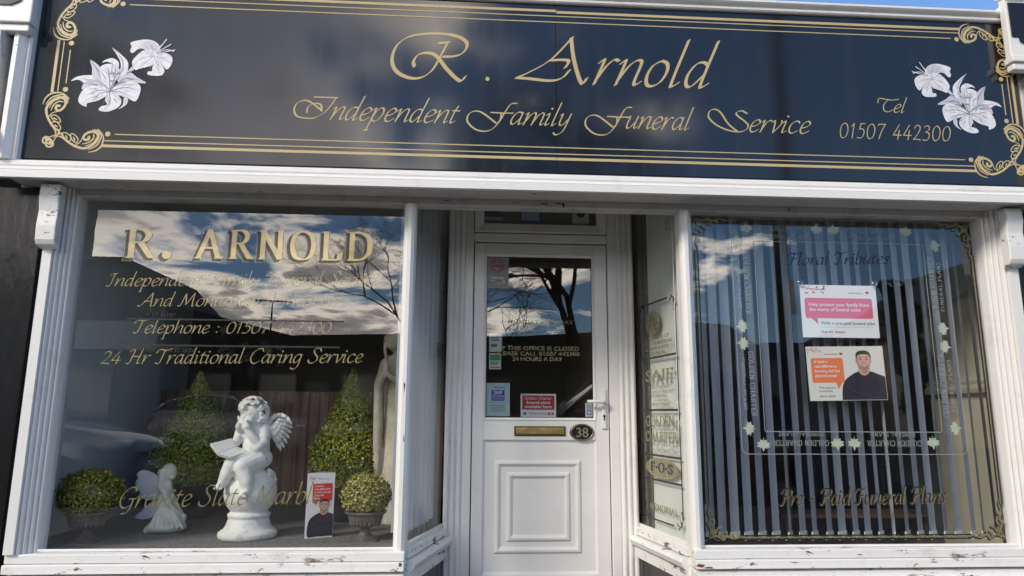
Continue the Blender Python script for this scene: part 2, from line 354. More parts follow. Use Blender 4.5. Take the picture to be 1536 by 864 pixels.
LOW = {
'a': (36, '28,37 21,42 11,39 4,24 4,9 9,1 16,4 27,22|28,42 27,9 30,1 37,7'),
'b': (34, '7,78 5,8|5,12 8,28 17,41 26,40 30,27 26,9 17,0 9,1 5,7'),
'c': (30, '28,35 24,41 16,41 6,32 3,17 7,4 16,0 28,8'),
'd': (37, '28,37 21,42 11,39 4,24 4,9 9,1 16,4 27,22|31,78 27,9 30,1 37,7'),
'e': (30, '4,18 17,22 27,31 24,40 17,42 8,34 4,18 7,4 16,0 29,9'),
'f': (22, '31,72 26,78 19,72 15,52 12,8 8,-18 1,-28 -6,-23|2,41 27,41'),
'g': (35, '28,37 21,42 11,39 4,24 4,9 9,1 16,4 27,22|29,42 26,-8 20,-24 9,-30 -1,-23'),
'h': (37, '7,78 4,0|5,8 13,31 22,41 29,40 30,29 29,7 32,1 38,6'),
'i': (17, '0,35 5,41 7,34 5,7 8,1 15,7|DOT8,57'),
'l': (17, '8,78 5,8 8,1 15,7'),
'm': (58, '0,35 5,41 6,34 4,0|5,8 13,31 21,41 27,40 29,29 27,0|28,8 36,31 44,41 51,40 52,29 51,7 54,1 59,6'),
'n': (37, '0,35 5,41 6,34 4,0|5,8 13,31 22,41 29,40 30,29 29,7 32,1 38,6'),
'o': (33, '17,42 7,34 3,18 7,3 16,0 26,8 30,25 26,38 17,42'),
'p': (35, '0,35 5,41 6,34 3,-30|-2,-30 8,-29|6,12 9,28 18,41 27,40 31,27 27,9 18,0 10,1 6,7'),
'r': (27, '0,35 5,41 6,34 4,0|5,8 12,30 20,41 27,39'),
's': (25, '23,36 17,42 9,38 9,30 16,22 20,12 16,3 9,0 1,5'),
't': (21, '12,56 8,38 7,10 10,1 19,7|1,41 21,41'),
'u': (36, '0,35 5,41 6,34 4,12 8,1 17,5 27,24|29,42 27,9 30,1 37,7'),
'v': (29, '0,35 5,41 8,34 11,0|11,0 24,22 28,35 25,42'),
'y': (34, '0,35 5,41 6,34 5,13 9,3 17,5 27,24|29,42 26,-8 19,-24 8,-30 -1,-23'),
'.': (16, 'DOT6,4'), ':': (18, 'DOT8,6|DOT9,34'), '-': (30, '3,24 24,24'), ' ': (22, ''),
'0': (38, '19,60 7,50 3,28 8,5 19,0 30,9 35,33 29,54 19,60'), '1': (25, '4,48 15,60|15,60 12,0'),
'2': (35, '3,48 10,59 20,60 28,50 22,30 2,2|2,2 14,4 33,1'), '3': (34, '4,54 14,60 25,56 25,43 12,34|12,34 26,29 28,13 18,0 2,2'),
'4': (38, '24,60 2,18|2,18 36,18|26,38 23,0'), '5': (34, '30,60 13,60|13,60 9,37|9,37 23,38 30,24 22,3 2,2'), '7': (36, '4,54 6,60|6,60 35,60|35,60 20,30 12,0'),
'Q8': (0, '')}
COR = {
'A': (54, '-5,6 0,0 8,6 25,40 38,72|38,72 43,30 47,0 54,5|14,27 43,27'),
'M': (66, '-3,4 3,0 9,10 16,68|16,68 29,8|29,8 50,70|50,70 54,8 58,0 65,6'),
'H': (54, '0,56 5,67 17,68|17,68 11,10 4,0 -2,5|46,72 40,20 41,2 50,4|12,36 44,36'),
'C': (46, '45,58 41,69 28,71 11,57 3,30 10,6 25,-1 43,12'),
'G': (52, '45,58 41,69 28,71 11,57 3,30 10,6 25,0 40,12|43,31 41,0 32,-18 18,-20|30,31 50,31'),
'P': (44, '-3,52 4,68 28,71 43,62 42,46 30,36 17,38|17,66 12,8 4,0 -3,4'),
'T': (42, '-6,52 0,66 12,68 30,65 48,72|24,66 19,10 11,0 1,5'),
'I': (28, '2,58 8,67 26,68|17,67 13,8 6,0 -3,5'),
'F': (42, '-6,52 0,66 12,68 30,65 46,72|22,66 17,10 9,0 -1,5|14,36 36,38'),
'S': (42, '42,57 37,69 25,72 14,62 19,46 32,30 33,12 20,-1 5,3 0,15')}
VIV = {   # drawn with their slant, swashes run left of the stem
'R': (118, '88,59 78,39 65,16 48,4 28,3 8,13 1,31 8,53 28,68 62,74 95,73 115,66 120,56 112,44 98,39 82,38|37,21 35,29 43,40 58,43 72,38 88,19 109,1 118,8|74,59 91,61'),
'A': (104, '82,75 50,37 16,14 0,6|0,6 20,5 49,3 66,8 77,21|48,36 75,37 71,25|80,74 84,37 94,1 102,9'),
'I': (97, '55,70 121,70|118,70 100,40 86,22 62,5 35,2 10,8 1,27 8,48 28,58 48,52 80,26|37,20 40,38 58,50 75,46 78,30'),
'F': (118, '145,71 128,68 114,47 93,6 66,-22 31,-22 4,2 4,26 21,40 45,36 86,2|69,38 100,37 134,38|86,2 97,14 100,36'),
'S': (112, '117,62 101,71 86,64 88,54 108,36 118,22 112,8 92,-1 60,3 25,20 4,45 8,66 24,73 40,62 60,25 85,1'),
'T': (60, '2,45 8,68 30,67 60,62 95,68|50,66 28,38 26,10 42,2 66,14')}
# roman capitals: pen nearly flat, serifs as s:x,y,half
ROM = {
'A': (70, '34,71 8,0|34,71 58,0|17,25 49,25|s:8,0,9|s:60,0,11'), 'B': (56, '12,0 12,70|12,70 36,68 40,54 34,40 14,38|14,38 40,36 46,20 36,2 12,0|s:9,0,8|s:9,70,8'),
'C': (60, '52,54 46,67 30,71 10,58 6,34 12,10 32,-1 48,8 54,18|54,70 53,52'), 'D': (66, '14,0 14,70|14,70 40,68 58,54 59,20 40,2 14,0|s:12,0,9|s:12,70,9'),
'E': (52, '12,0 12,70|12,70 46,70|12,36 38,36|12,0 48,0|46,70 45,57|48,0 50,13|s:10,0,8|s:10,70,8'), 'F': (50, '12,0 12,70|12,70 46,70|12,36 38,36|46,70 45,57|s:12,0,10|s:10,70,8'),
'G': (66, '52,54 46,67 30,71 10,58 6,34 12,10 32,-1 50,8|54,28 54,4|54,70 53,52|s:52,30,10'), 'H': (70, '13,0 13,70|57,0 57,70|13,36 57,36|s:13,0,9|s:13,70,9|s:57,0,9|s:57,70,9'),
'I': (28, '14,0 14,70|s:14,0,9|s:14,70,9'), 'L': (52, '12,0 12,70|12,0 47,0|47,0 50,16|s:12,70,9|s:10,0,8'),
'M': (80, '12,0 13,70|13,70 40,6|40,6 66,70|67,70 67,0|s:11,0,8|s:67,0,9|s:10,70,6|s:70,70,6'), 'N': (68, '12,0 12,70|12,70 56,0|56,0 56,70|s:11,0,8|s:9,70,8|s:56,70,9'),
'O': (68, '34,71 14,62 7,35 14,8 34,-1 54,8 61,35 54,62 34,71'), 'P': (54, '12,0 12,70|12,70 38,68 47,54 38,38 14,35|s:12,0,10|s:10,70,8'),
'R': (62, '13,0 13,70|13,70 36,69 46,56 38,40 14,37|30,38 54,1|s:13,0,10|s:11,70,9|s:57,0,7'), 'S': (48, '40,54 34,68 20,71 8,60 12,46 34,30 40,14 28,0 14,0 6,16|41,68 41,54|6,18 6,2'),
'T': (58, '29,0 29,70|4,70 54,70|4,70 4,56|54,70 54,56|s:29,0,10'), 'U': (66, '13,70 13,20 22,2 38,0 52,10 56,24 56,70|s:13,70,9|s:56,70,8'),
'Q': (68, '34,71 14,62 7,35 14,8 34,-1 54,8 61,35 54,62 34,71'), 'Y': (62, '30,0 30,34 8,70|30,34 54,70|s:30,0,10|s:8,70,8|s:54,70,7'),
'.': (26, 'BIG12,6'), ' ': (28, ''), '-': (30, '4,30 26,30'), '·': (26, 'BIG12,34')}
_gc = {}
def glyph(ch, font, w, t, ang, slant):
    key = (ch, font, w, t, ang, slant)
    if key in _gc: return _gc[key]
    tab = {'viv': {**LOW, **VIV}, 'cor': {**LOW, **COR}, 'rom': {**LOW, **ROM}}[font]
    adv, s = tab.get(ch, tab.get(ch.upper(), (20, '')))
    own = font == 'viv' and ch in VIV
    sl = 0 if own else slant
    polys = []
    for st in s.split('|'):
        if not st: continue
        if st.startswith('DOT') or st.startswith('BIG'):
            x, y = map(float, st[3:].split(',')); x /= 100; y /= 100; x += sl*y; r = w*(.62 if st[0] == 'D' else .75)
            polys.append([(x+r*cos(k*pi/6), y+r*sin(k*pi/6)) for k in range(12)]); continue
        if st.startswith('s:'):
            x, y, h = [float(a)/100 for a in st[2:].split(',')]
            yy = y-.0 if y > .3 else y
            polys.append([(x-h+sl*yy, yy-t*.6), (x+h+sl*yy, yy-t*.6), (x+h+sl*yy, yy+t*.6), (x-h+sl*yy, yy+t*.6)]); continue
        P = [tuple(float(a)/100 for a in q.split(',')) for q in st.split()]
        P = [(x+sl*y, y) for x, y in P]
        polys += pen(P, w, t, ang, 6 if len(P) > 2 else 1)
    _gc[key] = (adv/100, union2d(polys) if polys else ([], []))
    return _gc[key]
def text2d(s, font, w=.055, t=.014, ang=radians(38), slant=.22, track=0., small=1.0):
    """returns (verts, faces, xmin, xmax) in em units; small scales lower-case letters typed as small capitals"""
    V = []; F = []; x = 0
    for ch in s:
        k = small if (font == 'rom' and ch.islower()) else 1.0
        c = ch.upper() if font == 'rom' else ch
        adv, (vs, fs) = glyph(c, font, w, t, ang, slant); o = len(V)
        V += [(x+a*k, b*k) for a, b in vs]; F += [tuple(i+o for i in f) for f in fs]; x += adv*k+track
    xs = [v[0] for v in V]; return V, F, min(xs), max(xs)
def letter(name, s, m, parent, x0, x1, z0, z1, y, unit, font='cor', label=None, dx=0, dz=0, arc=0, **k):
    """fit a line of pen lettering between (x0,z0) and (x1,z1); unit = metres per em"""
    V, F, a, b = text2d(s, font, **k); sc = (x1-x0)/(b-a); mb = MB()
    mb.add([(x0+(v[0]-a)*sc+dx, y, z0+(z1-z0)*(v[0]-a)/(b-a)+v[1]*unit+dz) for v in V], F)
    return mb.build(name, m, parent, label=label or 'words '+s.strip())
def sans(name, s, m, parent, x, z, size, y, align='LEFT', bold=0., label=None, width=None, shear=0):
    c = bpy.data.curves.new('txt', 'FONT'); c.body = s; c.size = size; c.align_x = align; c.offset = bold*size; c.shear = shear; c.resolution_u = 3
    o = bpy.data.objects.new('txt', c); me = bpy.data.meshes.new_from_object(o); bpy.data.objects.remove(o); bpy.data.curves.remove(c)
    xs = [v.co.x for v in me.vertices]; k = width/(max(xs)-min(xs)) if width else 1.0
    for v in me.vertices: v.co = Vector((x+v.co.x*k, y, z+v.co.y))
    me.materials.append(m); me.name = name
    ob = bpy.data.objects.new(name, me); COL.objects.link(ob); ob.parent = parent; ob['label'] = label or 'words '+s.replace('\n', ' '); return ob
# ================================================================== SETTING
def struct(name, m, fn, **k):
    b = MB(); fn(b); o = b.build(name, m, **k); o['kind'] = 'structure'; return o
struct('ground', M['earth'], lambda b: b.box(-600, 600, -600, 600, -.6, -.13))
struct('road', M['asphalt'], lambda b: b.box(-150, 150, -17.2, -4.6, -.126, -.11))
def _pv(b): b.box(-60, 60, -4.45, 0.6, -.2, 0.006)
pav = struct('pavement', M['slab'], _pv)
struct('kerb', M['slab'], lambda b: [b.box(-60+i*.915, -60+i*.915+.905, -4.60, -4.452, -.2, .004) for i in range(131)])
struct('far_pavement', M['slab'], lambda b: b.box(-90, 90, -21, -17.2, -.2, 0.0))
yl = struct('road_marking', M['roadpaint'], lambda b: [b.box(-60, 60, y, y+.07, -.108, -.104) for y in (-4.95, -4.78)])
slab = MB(); slab.box(0, .596, 0, .596, -.03, .012)
s0 = slab.build('paving_slab', M['slab'], pav, bevel=.004); s0.location = (-2.4, -4.4, 0)
for i in range(10):
    for j in range(6):
        if i or j: share(s0, 'paving_slab', pav, (-2.4+i*.6, -4.4+j*.6, random.Random(i*7+j).uniform(-.002, .002)))

# ------------------------------------------------------------------ the shop building
shop = thing('shop_building', 'white painted shop building that carries the black sign and both windows', 'building', (0.4, 0, 0))
def sp(name, m, fn, bevel=0, smooth=False, label=None):
    b = MB(Matrix.Translation((-.4, 0, 0))); fn(b); return b.build(name, m, shop, bevel=bevel, smooth=smooth, label=label)
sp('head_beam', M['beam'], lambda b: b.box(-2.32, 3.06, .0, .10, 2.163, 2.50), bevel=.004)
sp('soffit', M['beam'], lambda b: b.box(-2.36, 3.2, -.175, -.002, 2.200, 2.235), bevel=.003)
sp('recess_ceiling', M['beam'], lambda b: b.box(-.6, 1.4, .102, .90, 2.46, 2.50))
sp('ceiling', M['ceil'], lambda b: b.box(-2.6, 4.8, .102, 5.0, 2.502, 2.56))
sp('wall', M['render'], lambda b: (b.box(-2.6, 4.8, 5.0, 5.15, -.1, 3.25), b.box(-2.6, -2.46, .3, 5.0, -.1, 3.25), b.box(4.66, 4.8, .3, 5.0, -.1, 3.25)))
sp('fascia_wall', M['render'], lambda b: b.box(-2.44, 3.2, -.085, .095, 2.51, 3.30))
sp('roof', M['slate'], lambda b: b.box(-2.7, 4.9, .1, 5.2, 3.25, 3.33))
sp('floor', M['darkfloor'], lambda b: b.box(-2.45, 4.65, .86, 4.99, -.05, .10))
sp('display_side_wall', M['innerwall'], lambda b: b.box(-2.455, -2.32, .10, 2.2, .05, 2.50), label='blue grey painted inner wall beside the left display')
sp('side_wall', M['cream'], lambda b: (b.box(3.10, 3.22, .10, .97, .05, 2.50), b.box(3.22, 4.65, .90, .97, .05, 2.50)), label='cream inner wall at the right window')
sp('back_wall', M['greige'], lambda b: (b.box(-2.45, 4.65, 4.6, 4.7, .10, 2.50), b.box(-.12, -.04, 1.75, 4.6, .10, 2.50), b.box(.92, .98, .88, 3.2, .10, 2.50)))
sp('dado_rail', M['skirt'], lambda b: (b.prism([(3.099, 1.19), (3.06, 1.20), (3.055, 1.225), (3.075, 1.25), (3.07, 1.27), (3.099, 1.29)], .11, .96, 'y')), label='cream moulded rail along the right inner wall')
# riser below the windows and its dark panels
sp('stall_riser', M['blacktile'], lambda b: b.box(-2.24, -.36, .03, .12, -.02, .21), label='gloss black riser below the left window')
sp('stall_riser', M['blacktile'], lambda b: b.box(1.12, 3.05, .03, .12, -.02, .21), label='gloss black riser below the right window')
# lower cornice strip under the sign: a run moulding
prof = [(-.09, 2.298), (-.150, 2.298), (-.158, 2.290), (-.158, 2.272), (-.150, 2.262), (-.165, 2.258), (-.185, 2.250), (-.193, 2.236), (-.186, 2.230), (-.205, 2.228), (-.205, 2.190), (-.176, 2.190), (-.176, 2.236), (-.09, 2.236)]
sp('cornice_strip', M['paint'], lambda b: b.prism(prof, -2.47, 3.3))
prof = [(-.10, 3.303), (-.135, 3.303), (-.142, 3.310), (-.142, 3.322), (-.136, 3.328), (-.158, 3.336), (-.166, 3.344), (-.166, 3.356), (-.0, 3.362), (.05, 3.30)]
sp('top_moulding', M['paint'], lambda b: b.prism(prof, -2.47, 3.06))

# ------------------------------------------------------------------ fascia sign
YS = -.12
sign = thing('fascia_sign', 'long gloss black fascia sign with gold script and white lilies over the shop windows', 'sign', (.35, YS, 2.3))
SX = Matrix.Translation((-.35, -YS, -2.3))
def gp(name, m, fn, **k):
    b = MB(SX); fn(b); return b.build(name, m, sign, **k)
gp('sign_panel', M['panel'], lambda b: b.box(-2.335, .4045, YS, YS+.03, 2.315, 3.300), bevel=.003)
gp('sign_panel', M['panel'], lambda b: b.box(.4065, 3.062, YS, YS+.03, 2.315, 3.300), bevel=.003)
gp('panel_lip', M['panel_edge'], lambda b: b.box(-2.33, 3.06, YS+.004, YS+.03, 2.300, 2.313))
gp('end_moulding', M['paint'], lambda b: b.prism([(-2.336, -.10), (-2.336, -.150), (-2.345, -.158), (-2.358, -.150), (-2.362, -.165), (-2.385, -.185), (-2.41, -.18), (-2.425, -.16), (-2.425, -.10)], 2.299, 3.303, 'z'))
def rule(b, x0, x1, z, h): b.box(x0, x1, YS-.0014, YS-.0004, z-h/2, z+h/2)
def vrule(b, x, z0, z1, h): b.box(x-h/2, x+h/2, YS-.0014, YS-.0004, z0, z1)
# corner scrollwork, drawn once (u along the arm, v across), mirrored over the diagonal and to the corners
ORN = [([(30,10),(22,20),(9,18),(3,6),(8,-8),(22,-11),(31,-3),(28,6),(20,5)], [3,4,5,5,5,5,7,9,11]),
       ([(30,8),(44,36),(68,30),(95,10),(130,-8),(162,-13),(192,4),(210,32),(203,56),(180,61),(158,50),(150,34),(160,24),(172,28),(172,38)], [3,3,5,6,7,7,7,8,8,7,7,7,7,8,7]),
       ([(150,6),(176,14),(192,34),(190,50)], [2,4,4,3]), ([(162,-2),(190,10),(205,34),(216,52),(205,66),(184,70)], [2,3,4,4,4,2]),
       ([(176,-18),(206,0),(220,28),(222,52),(205,74)], [2,4,4,4,2]), ([(178,-30),(206,-22),(226,-2),(232,30),(226,52)], [2,4,5,4,2]),
       ([(30,30),(55,50),(70,34),(95,12)], [2,5,4,2]), ([(96,14),(76,28),(64,50),(80,52),(100,34),(96,14)], [3,3,3,3,3,3]), ([(84,30),(78,42)], [5,2]),
       ([(126,8),(106,22),(98,48),(113,46),(130,26),(126,8)], [3,3,3,3,3,3]), ([(116,22),(110,36)], [5,2]), ([(120,-2),(140,14),(146,34)], [2,3,1.5])]
UN = 1/2.88/283
def orn_polys(flip):
    out = []
    for P, ws in ORN:
        out += brush([((v, u) if flip else (u, v)) for u, v in P], [w*1.5 for w in ws], 5)
    return out
for cx, cz, sx, sz in ((-2.225, 2.395, 1, 1), (-2.225, 3.262, 1, -1), (3.028, 2.395, -1, 1), (3.028, 3.255, -1, -1)):
    ps = orn_polys(False) + orn_polys(True); vs, fs = union2d(ps); b = MB(SX)
    b.add([(cx+sx*p[0]*UN, YS-.001, cz+sz*p[1]*UN) for p in vs], fs)
    for k, (u, v) in enumerate(((247, 53), (53, 247))):
        b.add([(cx+sx*(u+11*cos(a*pi/8))*UN, YS-.001, cz+sz*(v+11*sin(a*pi/8))*UN) for a in range(16)], [tuple(range(16))])
    b.build('scroll_ornament', M['gold'], sign)
XL, XR = -2.225+228*UN, 3.028-228*UN
gp('gold_line', M['gold'], lambda b: (rule(b, XL, .4043, 2.395, .015), rule(b, .4067, XR, 2.395, .015)), label='thick gold line along the bottom')
gp('gold_line', M['gold'], lambda b: (rule(b, XL, .4043, 3.262, .015), rule(b, .4067, XR, 3.255, .015)), label='thick gold line along the top')
for dz_, x0, x1 in ((.028, XL, XR), (.064, -2.225+275*UN, 3.028-275*UN)):
    gp('gold_line', M['gold'], lambda b: rule(b, x0, x1, 2.395+dz_, .0055)); gp('gold_line', M['gold'], lambda b: rule(b, x0, x1, 3.258-dz_, .0055))
for cx, s_ in ((-2.225, 1), (3.028, -1)):
    gp('gold_line', M['gold'], lambda b: vrule(b, cx, 2.395+232*UN, 3.258-232*UN, .015))
    gp('gold_line', M['gold'], lambda b: vrule(b, cx+s_*.028, 2.395+238*UN, 3.258-238*UN, .0055))
    gp('gold_line', M['gold'], lambda b: vrule(b, cx+s_*.064, 2.395+275*UN, 3.258-275*UN, .0055))
_l = letter
def sletter(s, x0, x1, z, unit, **k):
    o = _l('lettering', s, k.pop('m', M['gold']), sign, x0-.35, x1-.35, z-2.3, z-2.3, -.0016, unit, **k); return o
V1 = dict(font='viv', w=.056, t=.013, ang=radians(36), slant=.36, track=.02)
sletter('R', -.497, -.075, 2.820, .372, **{**V1, 'w': .062})
sletter('.', .018, .040, 2.826, .36, **V1)
sletter('Arnold', .175, 1.332, 2.832, .365, label='words Arnold in gold script', **{**V1, 'track': .045, 'w': .062})
V2 = dict(font='viv', w=.054, t=.016, ang=radians(36), slant=.36, track=.028)
sletter('Independent', -.993, -.113, 2.577, .178, **V2)
sletter('Family', -.082, .490, 2.582, .172, **V2)
sletter('Funeral', .556, 1.166, 2.581, .172, **V2)
sletter('Service', 1.238, 1.822, 2.583, .172, **V2)
sletter('Tel', 2.214, 2.392, 2.726, .118, **{**V2, 't': .02})
sletter('01507 442300', 1.982, 2.625, 2.566, .145, font='viv', w=.045, t=.02, ang=radians(36), slant=.2, track=.06)
# lilies: every petal its own print shape, a hair's breadth over the next
LILY = [  # (outline, shade) in picture units of the left-hand flower
 ([(320,340),(345,318),(400,310),(445,325),(475,370),(430,362),(385,352),(350,333)], 0), ([(388,240),(420,258),(442,285),(452,330),(408,318),(400,275)], 1),
 ([(440,250),(452,236),(482,227),(508,245),(510,272),(490,258),(460,244)], 0), ([(510,330),(520,262),(500,215),(474,178),(520,213),(548,245),(549,288),(535,312)], 0),
 ([(530,462),(546,440),(548,408),(566,415),(560,442)], 1), ([(515,335),(555,290),(592,312),(634,338),(590,338),(545,340)], 1),
 ([(440,320),(433,275),(460,255),(502,262),(517,292),(502,345),(485,378),(455,352)], 0), ([(485,385),(470,420),(482,443),(458,452),(450,470),(488,475),(530,452),(538,420),(515,395)], 0),
 ([(489,380),(530,340),(575,331),(608,350),(613,380),(597,424),(560,408),(520,398)], 0), ([(378,345),(372,378),(430,350),(478,372),(455,345),(420,330)], 1),
 ([(486,382),(440,355),(385,368),(362,410),(366,440),(397,456),(400,440),(440,427),(476,402)], 0),
 ([(570,262),(585,268),(552,300),(545,296)], 1),
 ([(556,170),(552,150),(600,135),(640,137),(668,155),(680,186),(665,192),(635,182),(590,178),(565,200),(552,190)], 0), ([(600,150),(640,140),(670,165),(672,190),(640,195),(610,180)], 1),
 ([(668,235),(655,258),(652,282),(637,284),(640,300),(690,302),(706,280),(690,250)], 0), ([(660,212),(700,195),(731,213),(733,245),(716,272),(692,250),(668,235)], 0),
 ([(566,240),(600,192),(640,180),(670,206),(662,248),(600,273),(582,278)], 0)]
LINES = [[(486,382),(440,378),(400,400)], [(486,384),(450,392),(415,425)], [(490,380),(545,362),(598,370)], [(492,382),(540,385),(580,405)], [(485,375),(478,320),(470,275)], [(488,375),(500,310),(498,275)], [(484,388),(492,430),(475,466)], [(488,372),(545,320),(600,325)], [(482,372),(430,338),(360,326)], [(486,370),(520,300),(530,240)],
 [(650,212),(600,225),(575,255)], [(650,212),(620,195),(590,160)], [(652,210),(645,180),(630,150)], [(655,212),(700,222),(725,240)], [(655,215),(675,255),(685,290)], [(650,213),(625,240),(600,265)], [(388,240),(425,285),(442,325)], [(474,178),(520,230),(530,290)]]
for P, sh in LILY[:11]+LILY[12:]:      # hatching towards every petal's tip
    gx = sum(p[0] for p in P)/len(P); gz = sum(p[1] for p in P)/len(P); hx, hz = ((486, 370) if P[0][1] > 240 or P[0][0] < 545 and gx < 560 else (652, 212))
    for kk in range(0, len(P)):
        q = P[kk]; LINES.append([(hx+(q[0]-hx)*.42+(gx-hx)*.14, hz+(q[1]-hz)*.42+(gz-hz)*.14), (hx+(q[0]-hx)*.72+(gx-hx)*.07, hz+(q[1]-hz)*.72+(gz-hz)*.07)])
STAM = [[(655,208),(700,190),(741,178)], [(655,205),(690,175),(720,155)], [(652,205),(680,165),(701,130)], [(655,210),(700,180),(738,186)], [(652,207),(672,172),(690,150)]]
ANTH = [[(476,300),(494,296)], [(506,302),(516,292)], [(484,334),(500,332)], [(524,342),(544,336)], [(554,318),(574,322)], [(548,294),(566,286)], [(712,160),(722,152)]]
def lily(cx, cz, sx, label):
    b = MB(SX); k = 1/2.88/283*.985; ox, oz = 531, 303
    f = lambda p: (cx+sx*(p[0]-ox)*k, cz-(p[1]-oz)*k)
    y = YS-.001
    for P, sh in LILY:
        y -= .00008; out = hull([]) if False else catmull(P, 4, True)
        gx = sum(p[0] for p in out)/len(out); gz = sum(p[1] for p in out)/len(out)
        vs, fs = union2d([[f((gx+(p[0]-gx)*1.014, gz+(p[1]-gz)*1.014)) for p in out]]); b.cur = 2; b.add([(v[0], y, v[1]) for v in vs], fs)
        y -= .00008; vs, fs = union2d([[f(p) for p in out]]); b.cur = sh; b.add([(v[0], y, v[1]) for v in vs], fs)
    y -= .0001; b.cur = 2; ps = []
    for P in LINES: ps += brush([f(p) for p in P], [2.6*k, 2.2*k, .8*k] if len(P) == 3 else [1.7*k, .5*k], 4)
    for P in ANTH: ps += brush([f(p) for p in P], [6*k, 5*k], 1)
    vs, fs = union2d(ps); b.add([(v[0], y, v[1]) for v in vs], fs)
    b.cur = 0; ps = []
    for P in STAM: ps += brush([f(p) for p in P], [3*k, 3.2*k, 4*k], 4)
    vs, fs = union2d(ps); b.add([(v[0], y-.0002, v[1]) for v in vs], fs)
    return b.build('lily_motif', [M['lily'], M['lilys'], M['lilyg']], sign, label=label)
lily(-1.882, 2.790, 1, 'white lily print at the left end'); lily(2.690, 2.826, -1, 'white lily print at the right end')

# ------------------------------------------------------------------ end pilasters
def pilaster(label, x0, x1, side):
    t = thing('pilaster', label, 'pilaster', ((x0+x1)/2, -.05, 0)); X = Matrix.Translation((-(x0+x1)/2, .05, 0))
    def q(name, m, fn, **k):
        b = MB(X); fn(b); return b.build(name, m, t, **k)
    q('shaft', M['blackwall'], lambda b: b.box(x0 if side < 0 else 2.992, -2.243 if side < 0 else x1, -.035, .32, -.02, 2.19), bevel=.004, label='gloss black painted masonry shaft')
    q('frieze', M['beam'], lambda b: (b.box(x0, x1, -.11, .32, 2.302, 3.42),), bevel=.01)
    xm = x1-.105 if side < 0 else x0+.105; w = .085
    # scrolled console: S-profile extruded across, with two raised side ribs
    S = [(-.112, 2.33), (-.15, 2.33), (-.20, 2.36), (-.215, 2.41), (-.19, 2.46), (-.165, 2.52), (-.155, 2.62), (-.165, 2.74), (-.18, 2.84), (-.195, 2.91), (-.20, 2.968), (-.112, 2.968)]
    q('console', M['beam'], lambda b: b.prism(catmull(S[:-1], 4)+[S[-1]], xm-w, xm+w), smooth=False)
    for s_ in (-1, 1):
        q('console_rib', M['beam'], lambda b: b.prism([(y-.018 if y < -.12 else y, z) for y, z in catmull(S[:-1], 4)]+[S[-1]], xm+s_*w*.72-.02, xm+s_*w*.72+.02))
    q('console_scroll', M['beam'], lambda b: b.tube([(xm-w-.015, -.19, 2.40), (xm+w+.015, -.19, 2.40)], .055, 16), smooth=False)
    e0, e1 = (0, .10) if side < 0 else (.10, 0)
    q('cap', M['paint'], lambda b: (b.box(x0-e0, x1+e1, -.205, -.155, 2.97, 3.01), b.box(x0-e0-.012, x1+e1+.012, -.22, -.155, 3.012, 3.05), b.box(x0-e0, x1+e1, -.20, -.155, 3.052, 3.42), b.box(x0-e0-.02, x1+e1+.02, -.24, -.15, 3.422, 3.46), b.box(x0, x1, -.153, .2, 3.42, 3.46)), bevel=.006)
    # black recessed field with a lobed outline on the cap front
    xm = x1-.045 if side < 0 else x0+.045
    P = [(xm-.13, 3.17), (xm-.09, 3.17), (xm-.085, 3.14), (xm-.04, 3.115), (xm+.04, 3.115), (xm+.085, 3.14), (xm+.09, 3.17), (xm+.13, 3.17), (xm+.13, 3.38), (xm-.13, 3.38)]
    q('cap_field', M['blacktile'], lambda b: b.prism(P, -.208, -.2015, 'y'))
    return t
pilaster('black and white pilaster with scrolled bracket left of the sign', -2.80, -2.43, -1)
pilaster('black and white pilaster with scrolled bracket right of the sign', 3.075, 3.45, 1)
ns = thing('neighbour_sign', 'red neighbouring shop sign beyond the left pilaster', 'sign', (-3.6, -.1, 2.3))
part('sign_panel', M['redd'], ns, lambda b: b.box(-1.2, .79, -.03, .05, .02, .68), bevel=.004)
part('frame', M['paint'], ns, lambda b: (b.box(-1.2, .79, -.05, .05, -.05, .018), b.box(-1.2, .79, -.05, .05, .682, .76)))
nb = thing('neighbour_building', 'dark neighbouring shop front left of the black pilaster', 'building', (-4.3, .1, 0))
part('wall', M['render'], nb, lambda b: (b.box(-1.9, 1.49, .0, 4.5, -.05, 2.24), b.box(-1.9, 1.49, -.1, 4.5, 3.07, 3.3)))
part('window', M['wglass'], nb, lambda b: b.box(-1.6, 1.2, -.04, -.002, .5, 2.1))
nb = thing('neighbour_building', 'dark neighbouring shop front right of the far pilaster', 'building', (5.2, .1, 0))
part('wall', M['render'], nb, lambda b: b.box(-1.74, 1.9, .0, 4.5, -.05, 3.3))
part('window', M['wglass'], nb, lambda b: b.box(-1.5, 1.6, -.04, -.002, .5, 2.1))

